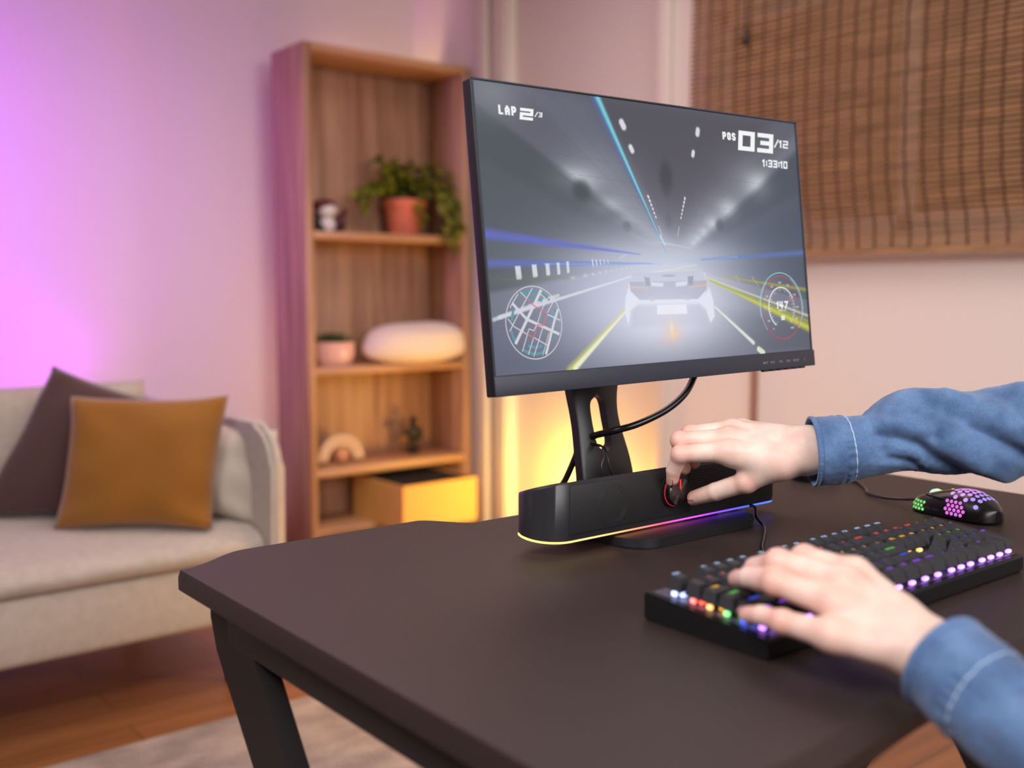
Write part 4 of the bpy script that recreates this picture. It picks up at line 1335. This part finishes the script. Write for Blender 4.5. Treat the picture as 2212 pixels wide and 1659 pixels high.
for row, x, w, s, nm, hr in layout:
    y0 = MKY - .006 + row * U1 * (1.0 if row < 5 else .985); x0 = MKX + x * U1
    if row == 5.25:
        y0 = MKY - .006 + 5.2 * U1
    wx, wy = w * U1 - .0010, hr * U1 - .0010
    ri = min(5, int(row))
    top = .0105 + (.0015 if ri >= 4 else 0)
    y0 = min(y0, KD - .0035 - wy)
    zc = plate_z(y0 + wy / 2) + .0068
    key = (round(wx, 4), round(wy, 4), round(top, 4))
    if key not in keycache:
        bm = bmesh.new()
        A = [(0, 0), (wx, 0), (wx, wy), (0, wy)]; B_ = [(.0031, .0040), (wx - .0031, .0040), (wx - .0031, wy - .0018), (.0031, wy - .0018)]
        va = [bm.verts.new((p[0], p[1], 0)) for p in A]; vb = [bm.verts.new((p[0], p[1], top + (.0012 if i_ > 1 else 0))) for i_, p in enumerate(B_)]
        bm.faces.new(va[::-1]); bm.faces.new(vb)
        for k in range(4):
            bm.faces.new((va[k], va[(k + 1) % 4], vb[(k + 1) % 4], vb[k]))
        bmesh.ops.bevel(bm, geom=bm.edges[:], offset=.0007, segments=2, affect='EDGES')
        bmesh.ops.recalc_face_normals(bm, faces=bm.faces)
        me = bpy.data.meshes.new('keycap'); bm.to_mesh(me); bm.free(); me.materials.append(M_KEY)
        me.polygons.foreach_set('use_smooth', [True] * len(me.polygons))
        try:
            me.set_sharp_from_angle(angle=math.radians(40))
        except Exception:
            pass
        keycache[key] = me
    o = bpy.data.objects.new(nm, keycache[key]); C.objects.link(o); o.parent = kb
    o.location = (x0 + .0005, y0, zc); o.rotation_euler = (.055, 0, 0)
    if s != ' ':
        bm = bmesh.new()
        q, wd = text_quads(s, .0034, .62, .2, .3)
        if wd > wx - .006:
            q = [[Vector((p.x * (wx - .006) / wd, p.y)) for p in qq] for qq in q]; wd = wx - .006
        quads_mesh(bm, q, Matrix.Translation((max(.0033, (wx - wd) / 2), wy - .0062, top + .00135)) @ Matrix.Rotation(.075, 4, 'X'))
        lg = obj('legend', bm, ROWN[ri], o)
    # backlit switch under each exposed key
    if row == 0 or x == 0 or nm == 'tall_keycap' or (s in ('^',)) or row == 1 and x > 17 or (row in (3,) and 15 < x < 18):
        bm = bmesh.new(); nn = 1 if w < 2 else 2
        for q_ in range(max(1, int(round(wx / .024)))):
            cx_ = wx * (q_ + .5) / max(1, int(round(wx / .024)))
            box(bm, cx_ - .0038, cx_ + .0038, .0008, .0050, -.0058, -.0022, .0008, 1)
            if x == 0:
                box(bm, .0008, .005, .006, .0115, -.0058, -.0015, .0008, 1)
        obj('switch', bm, SWM[ri], o)
tag(tubeo('mouse_cable', [(1.4275, .99, .7525), (1.437, .93, .7525), (1.40, .885, .7525), (1.365, .856, .7525), (1.352, .82, .7535), (1.351, .786, .757), (1.345, .766, .7615)], .0021, M_BLKS, n=10), 'thin black cable leading across the desk to the mouse', 'cable')

# ================================================================== MOUSE
ms = thing('gaming_mouse', 'black honeycomb gaming mouse glowing green and pink behind the keyboard', 'mouse', (1.334, .702, ZT), (0, 0, math.radians(-10)))
ML, MWd, MHt = .064, .033, .0385


def mouse_f(P):
    y = P[:, 1] / ML
    wv = MWd * (1 - .10 * np.cos(y * 2.6 + .4)) * np.sqrt(np.clip(1 - np.abs(y) ** 3.4, .0, 1)) + 1e-4
    top = MHt * (1.0 - .42 * np.clip(y + .25, 0, 2) ** 1.6 - .95 * np.clip(-y - .25, 0, 2) ** 2.0)
    e = (np.abs(P[:, 0]) / wv) ** 3.0 + (np.clip(P[:, 2], 0, 1) / np.maximum(top, .003)) ** 2.2
    d_ = (e ** .45 - 1) * .016
    return np.maximum(d_, .0012 - P[:, 2])


V, Q = nets(mouse_f, (-.04, -.066, -.004), (.04, .066, .046), .0014)
V = smooth_mesh(V, Q, 3, .45)
mme = np_mesh('shell', V, Q)
link('shell', mme, mat('mouse_black', (18, 17, 18), .3), ms, True)
bv = BVHTree.FromPolygons([Vector(v) for v in V], [tuple(int(i) for i in q) for q in Q])


def on_shell(o_, d_):
    h = bv.ray_cast(Vector(o_), Vector(d_).normalized())
    return (h[0], h[1]) if h[0] is not None else (None, None)


def hexes(name, spots, r, m, o_fn):
    bm = bmesh.new()
    for (a, b_) in spots:
        org, dr = o_fn(a, b_)
        p, n_ = on_shell(org, dr)
        if p is None:
            continue
        if n_.dot(Vector(dr)) > 0:
            n_ = -n_
        s = n_.cross(Vector((0, 0, 1)) if abs(n_.z) < .9 else Vector((0, 1, 0))).normalized(); t = n_.cross(s)
        vs2 = [bm.verts.new(p + n_ * .00035 + (s * math.cos(PI / 3 * k + PI / 6) + t * math.sin(PI / 3 * k + PI / 6)) * r) for k in range(6)]
        vs3 = [bm.verts.new(p - n_ * .0008 + (s * math.cos(PI / 3 * k + PI / 6) + t * math.sin(PI / 3 * k + PI / 6)) * r) for k in range(6)]
        bm.faces.new(vs2)
        for k in range(6):
            bm.faces.new((vs2[k], vs3[k], vs3[(k + 1) % 6], vs2[(k + 1) % 6]))
    return obj(name, bm, m, ms)


def side(a, b_):
    return (-.1, a, b_), (1, 0, 0)


def above(a, b_):
    return (b_, a, .1), (0, 0, 1 * -1)


sp1 = [(-.014 + .0068 * i + (.0034 if j % 2 else 0), .0085 + .0052 * j) for i in range(-3, 2) for j in range(4)]
hexes('honeycomb_light', [s_ for s_ in sp1 if abs(s_[0] + .016) + abs(s_[1] - .0165) * .6 < .017], .0026, emis('glow_pink', (206, 104, 204), 1.1), side)
sp2 = [(.043 + .0062 * i + (.0031 if j % 2 else 0), .0065 + .0047 * j) for i in range(-2, 2) for j in range(4)]
hexes('honeycomb_light', [s_ for s_ in sp2 if s_[1] < .019], .0022, emis('glow_green', (110, 206, 96), 1.2), side)
sp3 = [(-.045 + .0078 * i, -.022 + .0085 * j + (.00425 if i % 2 else 0)) for i in range(6) for j in range(6)]
hexes('honeycomb_light', [s_ for s_ in sp3 if s_[0] > -.03], .0033, emis('glow_lilac', (196, 130, 226), 1.2), above)
hexes('honeycomb_light', [s_ for s_ in sp3 if s_[0] <= -.03], .0033, emis('glow_violet', (160, 134, 236), 1.1), above)
bm = bmesh.new(); cyl(bm, (-.003, .034, .0210), (.003, .034, .0210), .0100, n=40); autosmooth(obj('scroll_wheel', bm, emis('wheel_glow', (150, 210, 170), .9, (190, 220, 200)), ms))
for ya, yb in ((.004, .022), (.024, .040)):
    bm = bmesh.new()
    for y_ in np.linspace(ya, yb, 8)[:-1]:
        p, n_ = on_shell((-.1, y_ + .001, .0245), (1, 0, 0))
        if p is not None:
            box(bm, p.x - .001, p.x + .004, y_ - .0012, y_ + .0014, p.z - .0022, p.z + .0022, .0004, 1)
    obj('side_button', bm, M_BLKS, ms)
bm = bmesh.new()
for y_, x_ in ((.022, -.006), (.024, -.006), (.006, -.002)):
    p, n_ = on_shell((x_, y_, .1), (0, 0, -1))
    if p is not None:
        box(bm, p.x - .001, p.x + .001, y_ - .0015, y_ + .0015, p.z - .0005, p.z + .0006)
obj('status_light', bm, emis('glow_lime', (190, 230, 60), 1.2), ms)
bm = bmesh.new(); q, wd = text_quads('GAMING TRUST', .0024, .6, .16, .3)
for qq in q:
    vv = []
    for p in qq:
        hp, n_ = on_shell((-.1, .030 - p.x, .0085 + p.y), (1, 0, 0))
        vv.append(hp)
    if all(v_ is not None for v_ in vv):
        bm.faces.new([bm.verts.new(v_ + Vector((-.0003, 0, 0))) for v_ in vv])
obj('side_lettering', bm, mat('faint_print', (62, 62, 66), .5), ms)

# small round tin behind the cuff
tn = thing('round_tin', 'low black round tin with silver rim lying behind the soundbar end', 'tin', (1.415, .985, ZT))
bm = bmesh.new(); cyl(bm, (0, 0, .0003), (0, 0, .012), .038, n=48); obj('body', bm, M_BLKS, tn, False)
bm = bmesh.new(); tube(bm, [(.038 * math.cos(t), .038 * math.sin(t), .0125) for t in np.linspace(0, 2 * PI, 49)], .0016, 8, False, 1, raw=True)
obj('rim', bm, mat('silver_rim', (214, 214, 220), .25, metal=.9), tn, True)

# ================================================================== THE PERSON (forearms and hands, denim sleeves)
M_SKIN = bpy.data.materials.new('skin'); M_SKIN.use_nodes = True
nt = M_SKIN.node_tree; b = nt.nodes['Principled BSDF']
b.inputs['Roughness'].default_value = .48; b.inputs['Specular IOR Level'].default_value = .4
b.inputs['Subsurface Weight'].default_value = .18; b.inputs['Subsurface Radius'].default_value = (1, .35, .2); b.inputs['Subsurface Scale'].default_value = .006
tc = nt.nodes.new('ShaderNodeTexCoord')
n1 = nt.nodes.new('ShaderNodeTexNoise'); n1.inputs['Scale'].default_value = 42; n1.inputs['Detail'].default_value = 4
c1 = nt.nodes.new('ShaderNodeValToRGB'); c1.color_ramp.elements[0].position = .36; c1.color_ramp.elements[1].position = .66
c1.color_ramp.elements[0].color = (*lin((224, 198, 184)), 1); c1.color_ramp.elements[1].color = (*lin((216, 180, 167)), 1)
n2 = nt.nodes.new('ShaderNodeTexNoise'); n2.inputs['Scale'].default_value = 900; n2.inputs['Detail'].default_value = 3
vo = nt.nodes.new('ShaderNodeTexVoronoi'); vo.inputs['Scale'].default_value = 700
ad = nt.nodes.new('ShaderNodeMath'); ad.operation = 'ADD'
bp = nt.nodes.new('ShaderNodeBump'); bp.inputs['Strength'].default_value = .22; bp.inputs['Distance'].default_value = .0006
nt.links.new(tc.outputs['Object'], n1.inputs['Vector']); nt.links.new(n1.outputs['Fac'], c1.inputs['Fac'])
redm = nt.nodes.new('ShaderNodeAttribute'); redm.attribute_name = 'Flush'
mxs = nt.nodes.new('ShaderNodeMix'); mxs.data_type = 'RGBA'; mxs.inputs[7].default_value = (*lin((206, 138, 120)), 1)
nt.links.new(redm.outputs['Fac'], mxs.inputs['Factor']); nt.links.new(c1.outputs['Color'], mxs.inputs[6])
nt.links.new(mxs.outputs[2], b.inputs['Base Color'])
nt.links.new(tc.outputs['Object'], n2.inputs['Vector']); nt.links.new(tc.outputs['Object'], vo.inputs['Vector'])
nt.links.new(n2.outputs['Fac'], ad.inputs[0]); nt.links.new(vo.outputs['Distance'], ad.inputs[1]); nt.links.new(ad.outputs[0], bp.inputs['Height']); nt.links.new(bp.outputs['Normal'], b.inputs['Normal'])
M_NAIL = mat('nail', (226, 178, 166), .3)

LH = {'W': (0.7115, 0.3924, 0.7853), 'E': (0.684, 0.250, 0.760), 'p0': (0.6653, 0.4433, 0.7941), 'p1': (0.6601, 0.4860, 0.7953), 'p2': (0.6634, 0.5087, 0.7942), 'p3': (0.6669, 0.5258, 0.7897), 'r0': (0.6868, 0.4551, 0.8108), 'r1': (0.6787, 0.5075, 0.8192), 'r2': (0.6890, 0.5422, 0.8132), 'r3': (0.7029, 0.5661, 0.8042), 'm0': (0.7071, 0.4620, 0.8225), 'm1': (0.6979, 0.5191, 0.8297), 'm2': (0.7105, 0.5524, 0.8157), 'm3': (0.7211, 0.5706, 0.8021), 'i0': (0.7289, 0.4680, 0.8245), 'i1': (0.7291, 0.5159, 0.8287), 'i2': (0.7436, 0.5412, 0.8145), 'i3': (0.7545, 0.5529, 0.8018), 't0': (0.7176, 0.4252, 0.7985), 't1': (0.7364, 0.4612, 0.7950), 't2': (0.7435, 0.4964, 0.7929), 't3': (0.7555, 0.5160, 0.7900)}
RH = {'W': (1.0213, 0.7240, 0.8678), 'E': (1.2476, 0.5159, 0.9073), 'i0': (0.9590, 0.7900, 0.8642), 'i1': (0.9261, 0.8349, 0.8585), 'i2': (0.9288, 0.8482, 0.8366), 'i3': (0.9310, 0.8515, 0.8251), 'm0': (0.9780, 0.8046, 0.8764), 'm1': (0.9403, 0.8496, 0.8724), 'm2': (0.9543, 0.8625, 0.8470), 'm3': (0.9604, 0.8586, 0.8341), 'r0': (0.9982, 0.8150, 0.8837), 'r1': (0.9679, 0.8578, 0.8777), 'r2': (0.9761, 0.8676, 0.8530), 'r3': (0.9816, 0.8615, 0.8384), 'p0': (1.0193, 0.8199, 0.8831), 'p1': (0.9974, 0.8533, 0.8762), 'p2': (1.0018, 0.8604, 0.8573), 'p3': (1.0057, 0.8559, 0.8456), 't0': (0.9967, 0.7394, 0.8529), 't1': (0.9774, 0.7762, 0.8272), 't2': (0.9682, 0.8150, 0.8106), 't3': (0.9663, 0.8472, 0.7983)}


def hand_mesh(J, wide, h, rscale=1.0, wr=.0175, wo=.0105, dsgn=1):
    J = {k: np.array(v, float) for k, v in J.items()}
    wide = np.array(wide, float); wide /= np.linalg.norm(wide)       # from thumb side to little-finger side across the wrist
    rad = dict(i=(.0125, .0106, .0090, .0078), m=(.0125, .0106, .0090, .0078), r=(.0120, .0100, .0086, .0075), p=(.0112, .0088, .0078, .0068), t=(.0160, .0128, .0112, .0092))
    wp = dict(i=-1.0, m=-.35, r=.35, p=1.0)
    fdir = J['W'] - J['E']; fdir /= np.linalg.norm(fdir)

    dors = np.cross(wide, fdir) * dsgn; dors /= np.linalg.norm(dors)

    def palm(P):
        d_ = None
        for f in 'imrp':
            w0 = J['W'] + wide * wo * wp[f]
            c_ = cone_d(P, w0, J[f + '0'], wr * .92, rad[f][0] * rscale * 1.06)
            d_ = c_ if d_ is None else smin(d_, c_, .010)
        # muscle pads
        d_ = smin(d_, cone_d(P, J['W'] - wide * wo * .8, J['t0'], wr * .8, .0175 * rscale), .012)
        d_ = smin(d_, cone_d(P, J['t0'], J['i0'] * .75 + J['t1'] * .25, .0150 * rscale, .0095 * rscale), .014)
        for s_ in (-.75, .75):
            d_ = smin(d_, cone_d(P, J['E'] + wide * .012 * s_ * 1.3, J['W'] + wide * wo * s_, .028, wr * .98), .014)
        for f in 'imr':      # tendons on the back of the hand
            w0 = J['W'] + wide * wo * wp[f] * .5 + dors * wr * .62
            d_ = smin(d_, cone_d(P, w0, J[f + '0'] + dors * rad[f][0] * .86, .0030, .0030), .0045)
        return d_

    def f(P):
        pm = palm(P); out = pm
        for k, fi in enumerate('imrpt'):
            j0, j1, j2, j3 = [J[fi + str(q)] for q in range(4)]
            r_ = [q * rscale for q in rad[fi]]
            c_ = cone_d(P, j0, j1, r_[0], r_[1])
            c_ = smin(c_, cone_d(P, j1, j2, r_[1] * .98, r_[2]), .003)
            c_ = smin(c_, cone_d(P, j2, j3, r_[2] * .99, r_[3]), .002)
            # knuckle
            c_ = smin(c_, np.linalg.norm(P - j1, axis=1) - r_[1] * 1.05, .004)
            out = np.minimum(out, smin(pm, c_, .009 if fi != 't' else .013))
        return out
    A = np.array([v for k, v in J.items() if k != 'E'])
    lo = A.min(0) - .03; hi = A.max(0) + .03
    far = J['W'] - fdir * .055
    lo = np.minimum(lo, far - .03); hi = np.maximum(hi, far + .03)

    def g(P):
        return np.maximum(f(P), -((P - far) @ fdir))
    V, Q = nets(g, lo, hi, h)
    V = smooth_mesh(V, Q, 3, .5)
    fl = np.zeros(len(V))
    for fi in 'imrpt':
        for q, s_ in ((0, .011), (1, .009), (3, .010)):
            c_ = J[fi + str(q)]
            fl = np.maximum(fl, np.exp(-((np.linalg.norm(V - c_, axis=1) - .010) / s_) ** 2) * (.5 if q else .35) * (np.linalg.norm(V - c_, axis=1) < .03))
    return V, Q, fl, J, rad


person = thing('person', 'person in denim shirt reaching one hand to the soundbar knob, other hand typing', 'person', (.9, .35, ZT))
PI_M = Matrix.Translation(-person.location)
for nm, lab, hm in (('forearm_and_hand', 'bare hand turning the knob', hand_mesh(RH, (.12, .25, .95), .00125)),
                    ('forearm_and_hand', 'bare hand on the keys', hand_mesh(LH, (-.80, .10, .05), .0013, 1.03, wr=.0185, wo=.012, dsgn=-1))):
    me = np_mesh(nm, hm[0], hm[1])
    o = link(nm, me, [M_SKIN], person, True); o.matrix_parent_inverse = PI_M; o['label'] = lab
    fa = me.attributes.new('Flush', 'FLOAT', 'POINT'); fa.data.foreach_set('value', hm[2].astype(np.float32))
    if lab.endswith('knob'):
        arm_r = o
    else:
        arm_l = o


def nail(par, tip, prev, up_hint, r, L=.0105):
    """a thin curved plate on the back of a fingertip"""
    tip = Vector(tip); prev = Vector(prev); d_ = (tip - prev).normalized()
    u_ = Vector(up_hint); u_ = (u_ - d_ * u_.dot(d_)).normalized(); s_ = d_.cross(u_)
    bm = bmesh.new(); G_ = []
    for i in range(9):
        t = i / 8; row = []
        for j in range(9):
            a_ = (j / 8 - .5) * 1.55 * (1 - .25 * abs(2 * t - 1) ** 3)
            c_ = tip + d_ * (-L * .45 + L * t)
            rr = r * (1.03 - .16 * max(0, t - .55) ** 1.0)
            row.append(bm.verts.new(c_ + u_ * math.cos(a_) * rr + s_ * math.sin(a_) * rr))
        G_.append(row)
    for i in range(8):
        for j in range(8):
            bm.faces.new((G_[i][j], G_[i + 1][j], G_[i + 1][j + 1], G_[i][j + 1]))
    bmesh.ops.solidify(bm, geom=bm.faces[:], thickness=.0004)
    return obj('fingernail', bm, M_NAIL, par, True)


nail(arm_r, RH['t3'], RH['t2'], (-.35, -.55, -.35), .0092)
nail(arm_l, LH['r3'], LH['r2'], (-.35, -.1, 1), .0075)
nail(arm_l, LH['p3'], LH['p2'], (-.35, -.1, 1), .0068)
nail(arm_r, RH['i3'], RH['i2'], (-1, -.1, .1), .0078)

# denim
M_DEN = bpy.data.materials.new('denim'); M_DEN.use_nodes = True
nt = M_DEN.node_tree; b = nt.nodes['Principled BSDF']; b.inputs['Roughness'].default_value = .85; b.inputs['Sheen Weight'].default_value = .2
tc = nt.nodes.new('ShaderNodeTexCoord')
n1 = nt.nodes.new('ShaderNodeTexNoise'); n1.inputs['Scale'].default_value = 30; n1.inputs['Detail'].default_value = 6
c1 = nt.nodes.new('ShaderNodeValToRGB'); c1.color_ramp.elements[0].position = .3; c1.color_ramp.elements[1].position = .72
c1.color_ramp.elements[0].color = (*lin((54, 82, 122)), 1); c1.color_ramp.elements[1].color = (*lin((90, 122, 164)), 1)
n2 = nt.nodes.new('ShaderNodeTexNoise'); n2.inputs['Scale'].default_value = 1300; n2.inputs['Detail'].default_value = 2
c2 = nt.nodes.new('ShaderNodeValToRGB'); c2.color_ramp.elements[0].color = (.5, .55, .66, 1); c2.color_ramp.elements[1].color = (1.5, 1.42, 1.3, 1); c2.color_ramp.elements[0].position = .3; c2.color_ramp.elements[1].position = .7
mx = nt.nodes.new('ShaderNodeMix'); mx.data_type = 'RGBA'; mx.blend_type = 'MULTIPLY'; mx.inputs['Factor'].default_value = .8
bp = nt.nodes.new('ShaderNodeBump'); bp.inputs['Strength'].default_value = .4; bp.inputs['Distance'].default_value = .0006
nt.links.new(tc.outputs['Object'], n1.inputs['Vector']); nt.links.new(n1.outputs['Fac'], c1.inputs['Fac']); nt.links.new(tc.outputs['Object'], n2.inputs['Vector']); nt.links.new(n2.outputs['Fac'], c2.inputs['Fac'])
nt.links.new(c1.outputs['Color'], mx.inputs[6]); nt.links.new(c2.outputs['Color'], mx.inputs[7]); nt.links.new(mx.outputs[2], b.inputs['Base Color'])
nt.links.new(n2.outputs['Fac'], bp.inputs['Height']); nt.links.new(bp.outputs['Normal'], b.inputs['Normal'])
M_SEAM = mat('denim_seam', (58, 86, 134), .85); M_THREAD = mat('pale_thread', (176, 194, 216), .7)


def sleeve(pts, rad, folds, up, cuff_n, nth=128):
    """pts from cuff to shoulder; folds: list of (s0, th0, slope, width, amp)"""
    path = catmull(pts, 26); N = len(path)
    T = [(path[min(i + 1, N - 1)] - path[max(i - 1, 0)]).normalized() for i in range(N)]
    rr = [float(np.interp(i / (N - 1) * (len(rad) - 1), range(len(rad)), rad)) for i in range(N)]
    ln = [0]
    for i in range(1, N):
        ln.append(ln[-1] + (path[i] - path[i - 1]).length)
    a = Vector(up)
    FR = []
    for i in range(N):
        a = (a - T[i] * a.dot(T[i])).normalized(); FR.append((a.copy(), T[i].cross(a)))

    def R_at(i, th):
        s = ln[i]; d_ = 0
        for s0, th0, s1, th1, wd, amp in folds:
            tt = th - 2 * PI if th > PI * 1.5 else th
            ax_, ay_, bx_, by_ = s0 * 20, th0, s1 * 20, th1
            dx, dy = bx_ - ax_, by_ - ay_
            u_ = min(1, max(0, ((s * 20 - ax_) * dx + (tt - ay_) * dy) / (dx * dx + dy * dy)))
            q_ = ((s * 20 - ax_ - u_ * dx) ** 2 + (tt - ay_ - u_ * dy) ** 2) / (wd * wd)
            d_ += amp * math.exp(-q_)
        env = min(1, max(0, (s - .045) / .03))
        p = path[i]
        d_ *= env
        d_ += env * .0022 * noise.noise(Vector((s * 38, math.cos(th) * 1.6, math.sin(th) * 1.6)))
        d_ += .0006 * noise.noise(Vector((s * 160, math.cos(th) * 7, math.sin(th) * 7)))
        # cuff seam step at about 5 cm
        d_ += .0008 * (1 - math.tanh((s - .0395) / .0016)) - .0010
        d_ += .0012 * math.exp(-((s - .002) / .0022) ** 2) - .0007 * math.exp(-((s - .0068) / .0008) ** 2) - .0006 * math.exp(-((s - .0325) / .0007) ** 2)
        if s < .006:
            d_ += .0004 * math.sin(th * 46)
        if .033 < s < .043:
            d_ += .0007 * math.sin(th * 24 + math.sin(th * 5) * 2)
        return rr[i] + d_
    bm = bmesh.new(); rings = []
    for i in range(N):
        A, B_ = FR[i]
        rings.append([bm.verts.new(path[i] + (A * math.cos(2 * PI * k / nth) + B_ * math.sin(2 * PI * k / nth)) * R_at(i, 2 * PI * k / nth)) for k in range(nth)])
    # turned-in hem
    for dep, dr in ((.0, -.0022), (.03, -.004)):
        A, B_ = FR[0]; i0 = 0
        rings.insert(0, [bm.verts.new(path[0] + T[0] * dep + (A * math.cos(2 * PI * k / nth) + B_ * math.sin(2 * PI * k / nth)) * (R_at(0, 2 * PI * k / nth) + dr)) for k in range(nth)])
    for i in range(len(rings) - 1):
        for k in range(nth):
            bm.faces.new((rings[i][k], rings[i][(k + 1) % nth], rings[i + 1][(k + 1) % nth], rings[i + 1][k]))
    bm.faces.new(rings[-1])
    o = obj('denim_sleeve', bm, M_DEN, person, True); o.matrix_parent_inverse = PI_M
    # stitching lines
    for s_, m_, off in ((.0068, M_SEAM, -.0002), (.0415, M_THREAD, .0001)):
        i = min(range(N), key=lambda q: abs(ln[q] - s_))
        A, B_ = FR[i]
        bm = bmesh.new()
        tube(bm, [path[i] + (A * math.cos(2 * PI * k / nth) + B_ * math.sin(2 * PI * k / nth)) * (R_at(i, 2 * PI * k / nth) + off) for k in range(nth + 1)], .0006, 6, False, 1, raw=True)
        obj('stitching', bm, m_, o, True)
    return o


RS = [(1.0171, 0.7145, 0.8677), (1.0357, 0.6973, 0.8696), (1.0671, 0.6691, 0.8760), (1.0969, 0.6405, 0.8901), (1.1215, 0.6146, 0.8908), (1.1501, 0.5855, 0.8920), (1.1877, 0.5497, 0.8980), (1.2554, 0.4845, 0.9124), (1.29, .35, .98), (1.27, .2, 1.06), (1.24, .05, 1.13)]
LS = [(0.7020, 0.3755, 0.7850), (0.6985, 0.362, 0.7810), (.692, .340, .7735), (.686, .300, .762), (.682, .25, .757), (.688, .19, .775), (.70, .12, .85), (.72, .06, .95), (.74, .0, 1.08)]
sleeve(RS, [.0392, .0395, .0372, .0455, .0480, .0500, .054, .058, .062, .066, .07],
       [(.075, 1.15, .19, 2.95, .17, -.0070), (.088, .95, .205, 2.7, .26, .0055), (.132, .65, .26, 2.55, .20, -.0090), (.15, .40, .28, 2.2, .32, .0060), (.08, 2.0, .125, 2.7, .13, -.0045),
        (.125, .5, .13, 1.5, .15, -.0055), (.215, .5, .22, 1.5, .17, -.0055), (.236, .3, .24, 2.0, .2, .0050), (.14, 1.35, .215, 2.8, .2, .0050), (.112, -.5, .14, .5, .5, .0070), (.058, .8, .075, 1.8, .2, -.003), (.17, 1.3, .23, 2.2, .12, -.003)],
       (0, 0, 1), 0)
sleeve(LS, [.0368, .0366, .0375, .040, .043, .046, .05, .056, .06],
       [(.07, .6, .11, -.4, .2, -.003), (.06, -1.2, .10, -.5, .2, -.003), (.08, 1.2, .13, .2, .3, .003), (.11, -1.0, .15, -.3, .25, -.003)],
       (0, 0, 1), 0)
